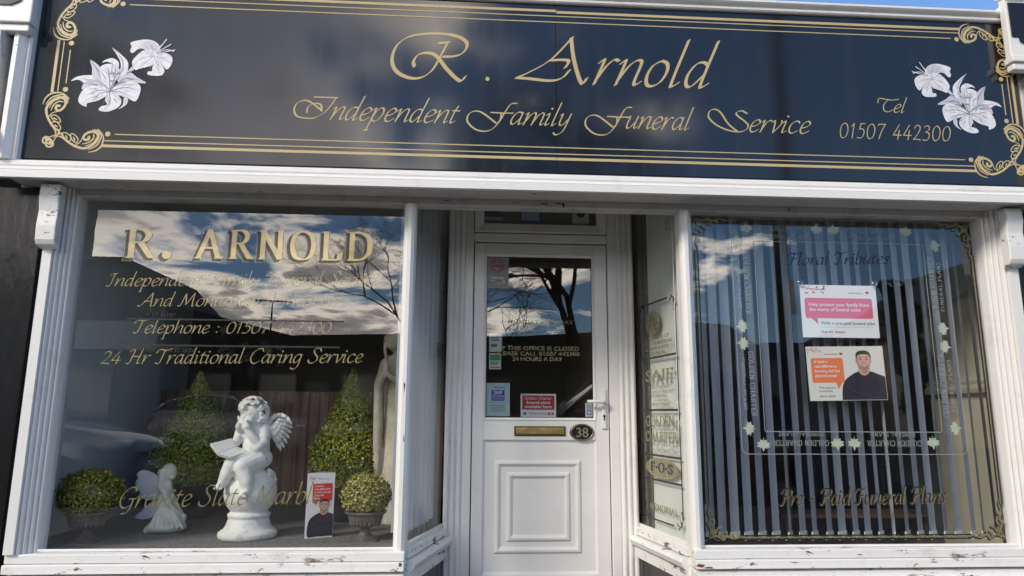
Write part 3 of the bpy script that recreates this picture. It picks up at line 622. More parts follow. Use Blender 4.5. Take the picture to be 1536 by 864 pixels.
# ------------------------------------------------------------------ shop window frames
def ribs(xa, xb, y0, y1, n=4, flat=.40):
    """profile (x,y) of a moulded upright: flat outer band, then n half-round ribs stepping back to y1"""
    P = [(xa, .10), (xa, y0)]; xf = xa+(xb-xa)*flat; P.append((xf, y0)); w = (xb-xf)/n
    for i in range(n):
        yb = y0+(y1-y0)*(i+1)/n; x_ = xf+i*w
        P += [(x_+w*.04, yb+.006), (x_+w*.18, yb+.008)]
        for k in range(7):
            a = pi*k/6; P.append((x_+w*(.58-.34*cos(a)), yb+.006-.009*sin(a)))
        P.append((x_+w*.96, yb+.008))
    P += [(xb, y1+.01), (xb, .10)]
    return P
def window(label, x0, x1, xj, inner, side):
    """x0..x1 glass; xj outer jamb edge; side -1: jamb at the left"""
    t = thing('display_window', label, 'window', ((x0+x1)/2, 0, .39)); X = Matrix.Translation((-(x0+x1)/2, 0, -.39))
    def q(name, m, fn, **k):
        b = MB(X); fn(b); return b.build(name, m, t, **k)
    g0 = x0 if side < 0 else x0; 
    q('jamb', M['paint'], (lambda b: b.prism(ribs(xj, x0, -.05, .012), .389, 2.199, 'z')) if side < 0 else (lambda b: b.prism([(x0+x1-0-(p[0]-0), p[1]) for p in ribs(x0+x1-xj, x0+x1-x1, -.05, .012)][::-1], .389, 2.199, 'z')))
    a, c = (x0, inner) if side < 0 else (inner, x1)
    m0, m1 = (x1, inner) if side < 0 else (inner, x0)
    q('mullion', M['paint'], lambda b: b.prism([(m0, .085), (m0, .012), (m0+(m1-m0)*.12, -.006), (m0+(m1-m0)*.35, -.018), (m0+(m1-m0)*.65, -.018), (m0+(m1-m0)*.88, -.006), (m1, .012), (m1, .085)], .386, 2.162, 'z'), label='slim white corner post')
    s0, s1 = (xj, inner-.002) if side < 0 else (inner+.002, xj)
    q('sill', M['sill'], lambda b: (b.box(s0, s1, -.035, .10, .345, .388), b.box(s0-.0, s1+.0, -.050, .10, .300, .343), b.prism([(.10, .298), (-.10, .278), (-.115, .262), (-.115, .215), (.10, .215)], s0-.0, s1+.0)), bevel=.005)
    q('bead', M['paint'], lambda b: (b.box(x0, x1, .016, .026, .390, .402),), bevel=.002)
    q('pane', M['glass'], lambda b: b.add([(x0, .03, .39), (x1, .03, .39), (x1, .03, 2.165), (x0, .03, 2.165)], [(0, 1, 2, 3)]))
    # console block at the top of the jamb
    cx0, cx1 = (xj-.012, xj+.085) if side < 0 else (xj-.085, xj+.012)
    C = [(-.052, 2.188), (-.115, 2.188), (-.118, 2.12), (-.105, 2.05), (-.112, 1.97), (-.108, 1.90), (-.095, 1.875), (-.052, 1.86)]
    q('console_block', M['sill'], lambda b: b.prism(C, cx0, cx1), bevel=.006)
    return t, X
winL, XL_ = window('large left display window lettered in gold with statues and box plants behind', -2.098, -.405, -2.212, -.34, -1)
winR, XR_ = window('large right display window with etched border and slatted blind behind', 1.156, 2.842, 2.978, 1.095, 1)
def wl_(win_, X, s, x0, x1, z0, z1, unit, m='giltp', y=.0285, name='lettering', **k):
    ox, oz = win_.location.x, win_.location.z
    k = {**dict(font='cor', w=.062, t=.016, ang=radians(40), slant=.2, track=.02), **k}
    return letter(name, s, M[m], win_, x0-ox, x1-ox, z0-oz, z1-oz, y, unit, **k)
# R. ARNOLD in shaded roman capitals: face, then outline and cast shade behind it
RR = dict(font='rom', w=.130, t=.028, ang=radians(8), slant=0., track=.13)
for s_, xa, xb in (('R.', -1.842, -1.608), ('ARNOLD', -1.490, -.570)):
    for nm, m_, y, dx, dz, kk in (('lettering', 'gilt', .0270, 0, 0, {}), ('letter_shade', 'shadowp', .0280, -.013, -.010, {}), ('letter_outline', 'giltd', .0290, -.019, -.015, {})):
        ww = dict(RR); 
        if nm != 'lettering': ww['w'] += .022; ww['t'] += .022
        wl_(winL, XL_, s_, xa, xb, 1.846+.004*(xa > -1.6), 1.848+.006*(xa > -1.6), .215, m=m_, y=y, name=nm, dx=dx, dz=dz, label={'lettering': 'words '+s_+' in gold capitals', 'letter_shade': 'dark shade of the gold capitals', 'letter_outline': 'thin outer line of the gold capitals'}[nm], **ww)
wl_(winL, XL_, 'Independent Family Funeral Service', -1.925, -.518, 1.690, 1.724, .098)
wl_(winL, XL_, 'And Monumental Masons', -1.755, -.735, 1.588, 1.606, .098)
wl_(winL, XL_, 'Telephone : 01507 442300', -1.765, -.762, 1.449, 1.461, .098)
wl_(winL, XL_, '24 Hr Traditional Caring Service', -1.908, -.592, 1.290, 1.311, .105)
wl_(winL, XL_, 'Granite Slate Marble', -1.742, -.765, .590, .612, .135, m='giltd')
wl_(winL, XL_, 'But in our hearts you', -1.775, -1.45, 1.355, 1.356, .05, m='shadowp', y=.0288)
wl_(winL, XL_, 'To live', -1.71, -1.56, 1.545, 1.535, .045, m='shadowp', y=.0288)
def qL(name, m, fn, t=winL, X=XL_, **k):
    b = MB(X); fn(b); return b.build(name, m, t, **k)
qL('ruled_line', M['blackp'], lambda b: b.box(-1.805, -.700, .0282, .0287, 1.519, 1.527)); qL('ruled_line', M['blackp'], lambda b: b.box(-1.806, -.715, .0282, .0287, 1.384, 1.393))

# right window: etched frame, leaves, letters
def qR(name, m, fn, **k): return qL(name, m, fn, winR, XR_, **k)
def etch_rect(b, x0, x1, z0, z1, w, r=.03):
    def pth(o):
        P = []
        for cx, cz, a0 in ((x1-r, z1-r, 0), (x0+r, z1-r, 90), (x0+r, z0+r, 180), (x1-r, z0+r, 270)):
            for k in range(5): a = radians(a0+k*22.5); P.append((cx+(r-o)*cos(a), cz+(r-o)*sin(a)))
        return P
    A, B = pth(0), pth(w); n = len(A)
    b.add([(p[0], .0288, p[1]) for p in A+B], [(i, (i+1) % n, n+(i+1) % n, n+i) for i in range(n)])
qR('etched_line', M['etch'], lambda b: etch_rect(b, 1.392, 2.630, .852, 2.138, .004, .035), label='outer etched line')
qR('etched_line', M['etch'], lambda b: etch_rect(b, 1.520, 2.500, .968, 2.008, .004, .012), label='inner etched line')
LEAF = [(0,-1),(.06,-.45),(.5,-.62),(.42,-.3),(.95,-.12),(.72,.08),(.9,.42),(.5,.36),(.44,.62),(.24,.42),(0,1),(-.24,.42),(-.44,.62),(-.5,.36),(-.9,.42),(-.72,.08),(-.95,-.12),(-.42,-.3),(-.5,-.62),(-.06,-.45)]
lb = MB(); vs, fs = union2d([[(p[0]*.040, p[1]*.040) for p in LEAF]]); lb.add([(v[0], 0, v[1]) for v in vs], fs)
lf0 = lb.build('maple_leaf', M['leaf_etch'], winR)
LP = [(1.482,2.075,.1),(1.885,2.078,-.1),(1.985,2.078,.1),(2.405,2.078,-.1),(1.425,2.005,1.4),(2.565,2.000,-1.4),(1.432,1.530,1.7),(1.434,1.435,1.5),(2.562,1.530,-1.5),(2.562,1.432,-1.7),(1.440,.985,1.5),(1.510,.905,3.2),(1.912,.912,3.1),(2.005,.912,3.2),(2.440,.918,3.1),(2.570,.990,-1.5)]
for i, (x, z, a) in enumerate(LP):
    o = lf0 if i == 0 else share(lf0, 'maple_leaf', winR, (0, 0, 0))
    o.location = (x-winR.location.x, .0282, z-.39); o.rotation_euler = (0, -a if abs(a) < 3 else a, 0)
def rot_text(s, cx, cz, turn, width, unit, m, **k):
    V, F, a, b_ = text2d(s, **k); sc = width/(b_-a); mb = MB(XR_); c, s_ = cos(turn), sin(turn)
    pts = [((v[0]-(a+b_)/2)*sc, v[1]*unit) for v in V]
    mb.add([(cx+x*c-z*s_, .0284, cz+x*s_+z*c) for x, z in pts], F); mb.build('lettering', M[m], winR, label='etched words '+s)
for s_, off, wd, un in (('GOLDEN CHARTER', 0, .30, .040), ('FUNERAL PLANS', -.040, .24, .026)):
    kw = dict(font='rom', w=.10, t=.035, ang=.1, slant=0, track=.1)
    for cx in (1.690, 2.195): rot_text(s_, cx, 2.066+off, 0, wd, un, 'etch', **kw)
    for cx in (1.715, 2.225): rot_text(s_, cx, .925-off, pi, wd, un, 'etch', **kw)
    for cz in (1.765, 1.22): rot_text(s_, 1.455+off*1.0, cz, -pi/2, wd*1.15, un, 'etch', **kw)
    for cz in (1.765, 1.22): rot_text(s_, 2.545-off, cz, pi/2, wd*1.15, un, 'etch', **kw)
wl_(winR, XR_, 'Floral Tributes', 1.700, 2.300, 1.872, 1.893, .098, m='blackp', w=.085)
wl_(winR, XR_, 'Pre - Paid Funeral Plans', 1.570, 2.482, .597, .608, .112, m='shadowp', w=.085)
wl_(winR, XR_, 'Pre - Paid Funeral Plans', 1.577, 2.489, .592, .603, .112, m='giltd', y=.0290, w=.085)
# vine ornaments in the corners and the twin side rules
def vine(cx, cz, sx, sz):
    ps = []
    for P, ws in [([(0,0),(40,14),(70,2),(100,12),(140,0),(180,10),(205,4)], [5,12,9,12,9,8,3]), ([(0,0),(14,40),(2,70),(12,100),(0,140),(10,180),(6,205)], [5,12,9,12,9,8,3]),
                  ([(60,6),(78,30),(100,32),(96,20)], [6,9,9,4]), ([(6,60),(30,78),(32,100),(20,96)], [6,9,9,4]), ([(20,20),(44,44),(60,62)], [8,12,4])]:
        ps += brush(P, ws, 5)
    for (x, y, r) in ((30,34,22),(80,-2,16),(-2,84,16),(128,14,18),(14,130,18),(62,58,14)):
        ps.append([(x+p[0]*r, y+p[1]*r) for p in LEAF])
    k = .00094; out = []
    for m_, y, d in (('giltd', .0278, 0), ('blackp', .0286, -7)):
        vs, fs = union2d(ps); b = MB(XR_); b.add([(cx+sx*p[0]*k+d*k*.9, y, cz+sz*p[1]*k+d*k) for p in vs], fs); b.build('vine_ornament', M[m_], winR)
for cx, cz, sx, sz in ((1.195, .432, 1, 1), (2.775, .432, -1, 1), (1.195, 2.128, 1, -1), (2.775, 2.128, -1, -1)): vine(cx, cz, sx, sz)
for x in (1.192, 2.778):
    for dx, m_ in ((-.012, 'blackp'), (-.003, 'giltd'), (.006, 'blackp')): qR('side_rule', M[m_], lambda b: b.box(x+dx, x+dx+.0075, .0282, .0288, .60, 1.95))
for z, m_ in ((.424, 'blackp'), (.433, 'giltd'), (.442, 'blackp')): qR('bottom_rule', M[m_], lambda b: b.box(1.36, 2.60, .0282, .0288, z, z+.007))

# ------------------------------------------------------------------ splayed side windows of the entrance
def side_window(label, p0, p1):
    dx, dy = p1[0]-p0[0], p1[1]-p0[1]; Ln = hypot(dx, dy)
    t = thing('side_window', label, 'window', (p0[0], p0[1], .39), atan2(dy, dx)); X = Matrix.Translation((0, 0, -.39))
    def q(name, m, fn, **k):
        b = MB(X); fn(b); return b.build(name, m, t, **k)
    q('pane', M['glass'], lambda b: b.add([(0, .02, .40), (Ln, .02, .40), (Ln, .02, 2.45), (0, .02, 2.45)], [(0, 1, 2, 3)]))
    q('sill', M['sill'], lambda b: (b.prism([(.05, .388), (.012, .388), (-.02, .380), (-.024, .345), (.05, .345)], 0, Ln), b.prism([(.05, .343), (-.045, .335), (-.06, .315), (-.05, .29), (-.025, .270), (-.025, .215), (.05, .215)], 0, Ln)))
    q('riser', M['blacktile'], lambda b: b.box(0.02, Ln, -.005, .04, -.02, .213))
    q('bead', M['paint'], lambda b: b.box(0, Ln, .006, .016, .389, .405))
    return t, X, Ln, q
FL, BL, FR, BR = (-.352, .045), (-.180, .745), (1.107, .045), (1.000, .745)
sL, XsL, LL, qsL = side_window('narrow dark side window left of the white door', FL, BL)
sR, XsR, LR, qsR = side_window('narrow side window with gold member lettering right of the white door', BR, FR)
def door_post(label_, x0, x1):
    b = MB(Matrix.Translation((-.4, 0, 0))); P = [(x0, .86), (x0, .735)]; n = 3; w = (x1-x0)/n
    for i in range(n):
        for k in range(7): a = pi*k/6; P.append((x0+w*i+w*(.5-.42*cos(a)), .735-.016*sin(a)))
    P += [(x1, .735), (x1, .86)]; b.prism(P, -.01, 2.46, 'z'); b.build('door_post', M['paint'], shop, label=label_)
door_post('moulded white post left of the door', -.186, -.078); door_post('moulded white post right of the door', .900, 1.008)
def sideletter(s, u0, u1, z, unit, m='giltd', **k):
    k = {**dict(font='rom', w=.145, t=.055, ang=.12, slant=0, track=.06, small=.8), **k}
    return letter('lettering', s, M[m], sR, u0, u1, z-.39, z-.39+k.pop('rise', 0), .0180, unit, **k)
letter('lettering', 'NO', M['shadowp'], sL, .55, .70, 1.385-.39, 1.385-.39, .018, .13, font='rom', w=.11, t=.03, ang=.1, slant=0, track=.08)
# black iron style frame lines on the right side glass
def fr(name, x0, x1, z0, z1): qsR(name, M['blackp'], lambda b: b.box(x0, x1, .0186, .0192, z0, z1))
fr('frame_line', .062, .073, .50, 1.67); fr('frame_line', .654, .667, .50, 1.66)
for z0 in (1.725, ): qsR('frame_line', M['blackp'], lambda b: b.prism([(.16, 1.716), (.54, 1.716), (.54, 1.726), (.16, 1.726)], .0186, .0192, 'y'))
for z in (1.385, 1.075, .815, .675): fr('frame_line', .074, .653, z, z+.012)
fr('frame_line', .20, .53, .452, .461)
for cx, cz, sx, sz in ((.07, 1.72, 1, -1), (.66, 1.72, -1, -1), (.07, .456, 1, 1), (.66, .456, -1, 1)):
    ps = []
    for P, ws in [([(0,0),(20,12),(40,2),(62,10),(84,2)], [4,7,6,6,2]), ([(0,0),(12,20),(2,40),(10,62),(4,84)], [4,7,6,6,2]), ([(10,10),(30,30)], [6,3])]: ps += brush(P, ws, 4)
    for (x, y, r) in ((22,22,13),(50,-6,10),(-6,50,10),(70,16,9),(16,72,9)): ps.append([(x+p[0]*r, y+p[1]*r) for p in LEAF])
    vs, fs = union2d(ps); b = MB(XsR); b.add([(cx+sx*p[0]*.0011, .0186, cz+sz*p[1]*.0011) for p in vs], fs); b.build('corner_sprig', M['blackp'], sR)
def oval(b, cx, cz, rx, rz, y, n=28): b.add([(cx+rx*cos(2*pi*i/n), y, cz+rz*sin(2*pi*i/n)) for i in range(n)], [tuple(range(n))])
qsR('badge', M['giltd'], lambda b: oval(b, .30, 1.60, .115, .075, .0178), label='olive gold oval with letters fsc')
letter('lettering', 'f', M['blackp'], sR, .225, .300, 1.585-.39, 1.585-.39, .0168, .085, font='cor', w=.11, t=.035)
letter('lettering', 's', M['blackp'], sR, .300, .345, 1.585-.39, 1.585-.39, .0168, .095, font='cor', w=.11, t=.035)
letter('lettering', 'c', M['blackp'], sR, .335, .385, 1.555-.39, 1.555-.39, .0168, .095, font='cor', w=.11, t=.035)
for s_, u0, u1, z in (('A MEMBER OF', .16, .56, 1.495), ('THE FUNERAL', .13, .60, 1.465), ('STANDARDS', .16, .54, 1.435), ('COUNCIL', .20, .50, 1.405)): sideletter(s_, u0, u1, z-.0, .028, small=1)
letter('lettering', 'Sign of Quality', M['giltd'], sR, .22, .56, 1.393-.39+.0, 1.393-.39, .0180, .02, font='cor', w=.08, t=.03)
sideletter('SAIF', .15, .60, 1.255, .085)
sideletter('INDEPENDENT', .20, .56, 1.205, .024); sideletter('FUNERAL', .24, .50, 1.155, .024); sideletter('DIRECTORS', .22, .53, 1.105, .024)
sideletter('GOLDEN', .14, .58, .990, .080); sideletter('CHARTER', .13, .62, .900, .080)
letter('lettering', 'Pre - Paid Funeral Plans', M['giltd'], sR, .18, .62, .845-.39, .845-.39, .0180, .035, font='cor', w=.08, t=.03)
qsR('badge', M['giltd'], lambda b: oval(b, .37, .752, .245, .052, .0178), label='long olive gold oval with letters F.O.S')
qsR('badge_rim', M['gilt'], lambda b: oval(b, .37, .752, .255, .057, .0186))
sideletter('F·O·S', .20, .54, .730, .070, m='blackp').location.y = -.0012
sideletter('MEMORIAL', .17, .60, .510, .050)
for c_ in sR.children:
    if c_.name.split('.')[0] in ('lettering', 'frame_line', 'corner_sprig', 'badge', 'badge_rim'): c_.scale = (.87, 1, 1); c_.location.x = .012
# the glass and its lettering sit deep in the frame
for w_ in (winL, winR):
    for c_ in w_.children:
        n_ = c_.name.split('.')[0]
        if n_ in ('pane', 'lettering', 'letter_shade', 'letter_outline', 'ruled_line', 'etched_line', 'maple_leaf', 'vine_ornament', 'side_rule', 'bottom_rule'):
            c_.location.y += .042
            if n_ != 'pane':
                k_ = 1.0115; cx_, cz_ = -.05-w_.location.x, 1.05-.39
                c_.scale = (k_, 1, k_); c_.location.x = c_.location.x*k_ + cx_*(1-k_); c_.location.z = c_.location.z*k_ + cz_*(1-k_)
# flaked paint: bare wood and dark holes on the beam, sills and corner posts
rf_ = random.Random(12)
def flake(name, m, cx, y, cz, w, h, n=11):
    P = [(cx+w/2*cos(2*pi*i/n)*rf_.uniform(.45, 1.15), cz+h/2*sin(2*pi*i/n)*rf_.uniform(.35, 1.2)) for i in range(n)]
    vs, fs = union2d([P]); b = MB(Matrix.Translation((-.4, 0, 0))); b.add([(p[0], y, p[1]) for p in vs], fs); b.build(name, m, shop)
M['rot'] = mat('dark_rotten_wood', (.02, .017, .014), .9); M['barewood'] = mat('bare_red_brown_wood', (.20, .075, .04), .85, var=.4, vscale=60)
for cx, cz, w, h in ((.455, 2.176, .018, .030), (.430, 2.186, .075, .008), (.345, 2.182, .050, .007), (.362, 2.178, .008, .022), (.20, 2.184, .06, .005), (-.18, 2.186, .05, .004)): flake('flaked_paint', M['rot'], cx, -.0012, cz, w, h)
for cx, y, cz, w, h in ((1.118, -.0512, .318, .05, .016), (1.16, -.0512, .308, .06, .010), (1.60, -.0512, .330, .05, .006), (1.95, -.0362, .362, .03, .006), (2.33, -.0512, .326, .045, .005), (-.372, -.0188, 1.19, .010, .055), (-.366, -.0188, .93, .006, .05), (-.36, -.0512, .33, .02, .03), (-1.5, -.0362, .370, .02, .004), (-.9, -.0362, .368, .014, .005)): flake('flaked_paint', M['barewood'], cx, y, cz, w, h)
# ------------------------------------------------------------------ front door
YD = .75
door = thing('front_door', 'white half glazed front door numbered 38 with brass letter plate', 'door', (.41, YD, .0)); XD = Matrix.Translation((-.41, -YD, 0))
def qd(name, m, fn, **k):
    b = MB(XD); fn(b); return b.build(name, m, door, **k)
def frame4(b, x0, x1, z0, z1, w, y0, y1, sl=.0):
    """mitred rectangular frame ring; inner edge set back by sl"""
    o = [(x0, z0), (x1, z0), (x1, z1), (x0, z1)]; i = [(x0+w, z0+w), (x1-w, z0+w), (x1-w, z1-w), (x0+w, z1-w)]
    vs = [(x, y0, z) for x, z in o]+[(x, y0+sl, z) for x, z in i]+[(x, y1, z) for x, z in o]+[(x, y1, z) for x, z in i]
    fs = []
    for k in range(4):
        n = (k+1) % 4; fs += [(k, n, 4+n, 4+k), (8+k, 12+k, 12+n, 8+n), (k, 8+k, 8+n, n), (4+k, 4+n, 12+n, 12+k)]
    b.add(vs, fs)
qd('outer_frame', M['upvc'], lambda b: (b.box(-.078, -.024, YD-.02, YD+.06, .0, 2.46), b.box(.840, .900, YD-.02, YD+.06, .0, 2.46), b.box(-.0235, .8395, YD-.02, YD+.06, 2.148, 2.205), b.box(-.0235, .8395, YD-.03, YD+.02, .02, .095)), bevel=.006)
qd('fanlight_frame', M['upvc'], lambda b: frame4(b, -.020, .836, 2.212, 2.50, .060, YD-.04, YD+.03, .022), bevel=.004)
qd('fanlight_pane', M['glassd'], lambda b: b.add([(.03, YD, 2.25), (.79, YD, 2.25), (.79, YD, 2.46), (.03, YD, 2.46)], [(0, 1, 2, 3)]))
qd('hinge_cover', M['shutter_beige'], lambda b: (b.box(.02, .045, YD-.043, YD-.0405, 2.222, 2.232), b.box(.76, .785, YD-.043, YD-.0405, 2.222, 2.232)))
gx0, gx1, gz0, gz1 = .058, .742, 1.028, 2.057
leaf = qd('door_leaf', M['upvc'], lambda b: (b.box(-.018, .050, YD-.012, YD+.045, .1, 2.14), b.box(.752, .834, YD-.012, YD+.045, .1, 2.14), b.box(.0505, .7515, YD-.012, YD+.045, 2.066, 2.14), b.box(.0505, .7515, YD-.012, YD+.045, .896, 1.019), b.box(.0505, .7515, YD-.012, YD+.045, .1, .1135)), bevel=.003)
qd('glazing_bead', M['upvc'], lambda b: frame4(b, gx0-.010, gx1+.010, gz0-.010, gz1+.010, .014, YD-.018, YD+.02, .012))
qd('rubber_seal', M['blackp'], lambda b: frame4(b, gx0+.0035, gx1-.0035, gz0+.0035, gz1-.0035, .0045, YD-.004, YD+.01))
qd('pane', M['glassd'], lambda b: b.add([(gx0, YD+.0, gz0), (gx1, YD, gz0), (gx1, YD, gz1), (gx0, YD, gz1)], [(0, 1, 2, 3)]))
qd('lower_panel', M['upvc'], lambda b: (b.box(.0505, .7515, YD+.002, YD+.04, .114, .8955),))
qd('panel_bead', M['upvc'], lambda b: frame4(b, .0505, .7515, .114, .8955, .012, YD-.006, YD+.0015, .007))
def ogee(b, x0, x1, z0, z1):
    for w0, w1, ya, yb in ((0, .010, .0015, -.010), (.010, .022, -.010, -.012), (.022, .040, -.012, .0012)):
        o = [(x0+w0, z0+w0), (x1-w0, z0+w0), (x1-w0, z1-w0), (x0+w0, z1-w0)]; i = [(x0+w1, z0+w1), (x1-w1, z0+w1), (x1-w1, z1-w1), (x0+w1, z1-w1)]
        b.add([(x, YD+ya, z) for x, z in o]+[(x, YD+yb, z) for x, z in i], [(k, (k+1) % 4, 4+(k+1) % 4, 4+k) for k in range(4)])
qd('raised_moulding', M['upvc'], lambda b: ogee(b, .123, .656, .229, .776), label='outer raised moulding of the lower panel')
qd('raised_moulding', M['upvc'], lambda b: ogee(b, .197, .588, .298, .705), label='inner raised moulding of the lower panel')
lp = qd('letter_plate', M['brassd'], lambda b: (b.box(.241, .561, YD-.020, YD-.0125, .921, .981)), bevel=.004)
b = MB(XD); b.box(.252, .550, YD-.030, YD-.0205, .931, .972); b.build('flap', M['brass'], lp, bevel=.006).location = (0, 0, 0)
np_ = MB(XD); np_.lathe([(.0, 0), (.074, 0), (.076, .004), (.072, .010), (.064, .011), (.062, .008), (.0, .008)], 36, sy=.68); 
for i, v in enumerate(np_.v): x, y, z = v[0]+.41, v[1]+YD, v[2]; np_.v[i] = (x+.662-.41, -.0125-z, y+.945)
npo = np_.build('number_plaque', M['plaque'], door, label='oval dark plaque with the number 38')
nr = MB(XD); P = [(.662+.068*cos(a*pi/18), .945+.046*sin(a*pi/18)) for a in range(37)]
nr.tube([(p[0], YD-.024, p[1]) for p in P], .0022, 5); nr.build('rim', M['plaqf'], npo)
sans('numeral', '38', M['plaqf'], npo, .662-.41, .916, .082, -.0262, 'CENTER', .012)
hp = qd('handle_plate', M['plasticw'], lambda b: b.box(.786, .818, YD-.026, YD-.0125, .965, 1.215), bevel=.010)
b = MB(XD); b.tube([(.802, YD-.025, 1.130), (.802, YD-.062, 1.130), (.790, YD-.068, 1.131), (.740, YD-.066, 1.133), (.690, YD-.060, 1.134)], [.012, .011, .011, .010, .009], 10)
b.build('lever', M['plasticw'], hp, smooth=True)
b = MB(XD); b.tube([(.802, YD-.0265, 1.045), (.802, YD-.030, 1.045)], .008, 12); b.box(.799, .805, YD-.030, YD-.0265, 1.018, 1.045); b.build('keyhole', M['blackp'], hp)
for tx, zc, wd, sz in (('IF THIS OFFICE IS CLOSED', 1.452, .497, .036), ('PLEASE CALL 01507 442300', 1.418, .530, .036), ('24 HOURS A DAY', 1.384, .318, .036)):
    sans('lettering', tx, M['giltp'], door, (.400 if zc > 1.39 else .387)-.41-wd/2-.012*(zc == 1.418), zc, sz, -.0015, 'LEFT', .012, width=wd)
for tx, zc, wd in (('MONDAY to FRIDAY', 1.620, .42), ('9.00am - 5.00pm', 1.570, .36)):
    sans('lettering', tx, M['giltd'], door, .195-.41+.0, zc, .036, -.0015, 'LEFT', .012, width=wd)
# ------------------------------------------------------------------ cards on the door glass
def card(name, label, x, z, w, h, y, m='paper', cat='sticker'):
    t = thing(name, label, cat, (x, y, z)); b = MB(); b.box(0, w, 0, .0008, 0, h); b.build('sheet', M[m], t); return t
def cr_(t, x0, x1, z0, z1, m, name='print_block', y=-.0008, r=0, label=None):
    b = MB()
    if r:
        P = []
        for cx, cz, a0 in ((x1-r, z1-r, 0), (x0+r, z1-r, 90), (x0+r, z0+r, 180), (x1-r, z0+r, 270)):
            P += [(cx+r*cos(radians(a0+k*30)), y, cz+r*sin(radians(a0+k*30))) for k in range(4)]
        b.add(P, [tuple(range(len(P)))])
    else: b.add([(x0, y, z0), (x1, y, z0), (x1, y, z1), (x0, y, z1)], [(0, 1, 2, 3)])
    return b.build(name, M[m], t, label=label)
t = card('no_smoking_sticker', 'clear no smoking sticker with red ring at the top left of the door glass', .062, 1.845, .140, .205, YD-.003, 'clearcard')
b = MB(); ps = brush([(.068+.040*cos(a*pi/10), .150+.040*sin(a*pi/10)) for a in range(21)], [.009]*21, 2)+brush([(.040, .178), (.096, .122)], [.008, .008], 1); vs, fs = union2d(ps)
b.add([(v[0], -.0012, v[1]) for v in vs], fs); b.build('ring', M['redd'], t)
b = MB(); b.box(.040, .088, -.0011, -.0008, .143, .150); b.box(.091, .097, -.0011, -.0008, .143, .150); vs, fs = union2d(brush([(.085, .154), (.080, .163), (.088, .170), (.082, .18)], [.003]*4, 3)); b.add([(v[0], -.0011, v[1]) for v in vs], fs); b.build('cigarette', M['blackp'], t)
for i in range(3): cr_(t, .03, .115, .030+i*.018, .036+i*.018, 'greyp', 'text_line')
t = card('member_sticker', 'pale blue member sticker reading SAIF at the lower left of the door glass', .064, 1.040, .150, .205, YD+.003, 'paleblue')
cr_(t, .035, .117, .095, .160, 'bluep'); sans('lettering', 'SAIF', M['paper'], t, .076, .135, .030, -.0014, 'CENTER', .02)
for i in range(4): cr_(t, .038, .114, .103+i*.008, .105+i*.008, 'paper', 'text_line', -.0014)
sans('lettering', 'NATIONAL', M['bluep'], t, .085, .172, .014, -.0012, 'CENTER', .02)
for i in range(4): cr_(t, .03, .12, .030+i*.012, .033+i*.012, 'greyp', 'text_line')
cr_(t, .012, .138, .085, .0862, 'bluep', 'rule')
t = card('plans_sticker', 'crimson sticker about funeral plans at the foot of the door glass', .282, 1.031, .222, .148, YD+.003, 'paper')
cr_(t, .010, .212, .050, .138, 'redd')
for i, (s_, bo) in enumerate((('Golden Charter', 0), ('funeral plans', .018), ('available here', .018))): sans('lettering', s_, M['paper'], t, .111, .112-i*.026, .027, -.0014, 'CENTER', bo, width=.168 if i != 1 else .150)
sans('lettering', 'Golden Charter', M['bluep'], t, .111, .022, .018, -.0012, 'CENTER'); cr_(t, .018, .034, .018, .034, 'bluep', 'logo'); cr_(t, .172, .184, .018, .034, 'redd', 'logo'); cr_(t, .192, .208, .018, .034, 'greenp', 'logo')
t = card('alarm_sticker', 'small white sticker beside the door lever at the lower right of the glass', .688, 1.040, .050, .085, YD+.003, 'paper')
cr_(t, .010, .040, .045, .075, 'paleblue'); cr_(t, .012, .038, .012, .040, 'bluep', 'print_block'); cr_(t, .016, .034, .016, .036, 'paper', 'print_block', -.0014)
t = card('card_sticker', 'narrow white and green card hanging left behind the door glass', .082, 1.330, .075, .100, YD+.006, 'papergrey')
cr_(t, .006, .069, .055, .092, 'greenp'); cr_(t, .010, .066, .010, .016, 'redd', 'text_line'); cr_(t, .010, .060, .030, .036, 'greyp', 'text_line'); cr_(t, .010, .064, .042, .047, 'greyp', 'text_line')
t = card('notice_card', 'tall grey notice card behind the door glass above the green card', .082, 1.440, .080, .115, YD+.008, 'papergrey')
cr_(t, .01, .05, .03, .05, 'greenp'); cr_(t, .01, .06, .07, .076, 'greyp', 'text_line'); cr_(t, .01, .06, .085, .091, 'greyp', 'text_line')
t = card('fanlight_notice', 'blue bordered pale notice in the middle of the fanlight', .275, 2.290, .135, .15, YD+.004, 'bluep'); cr_(t, .008, .127, .012, .15, 'paleblue')
t = card('fanlight_notice', 'dull blue notice at the left end of the fanlight', .045, 2.300, .115, .13, YD+.004, 'paleblue'); cr_(t, .0, .115, .02, .13, 'greyp')
t = card('fanlight_notice', 'white notice with a dark roundel at the right end of the fanlight', .62, 2.290, .11, .14, YD+.004, 'papergrey'); b = MB(); oval(b, .055, .07, .03, .03, -.001); b.build('roundel', M['blackp'], t)

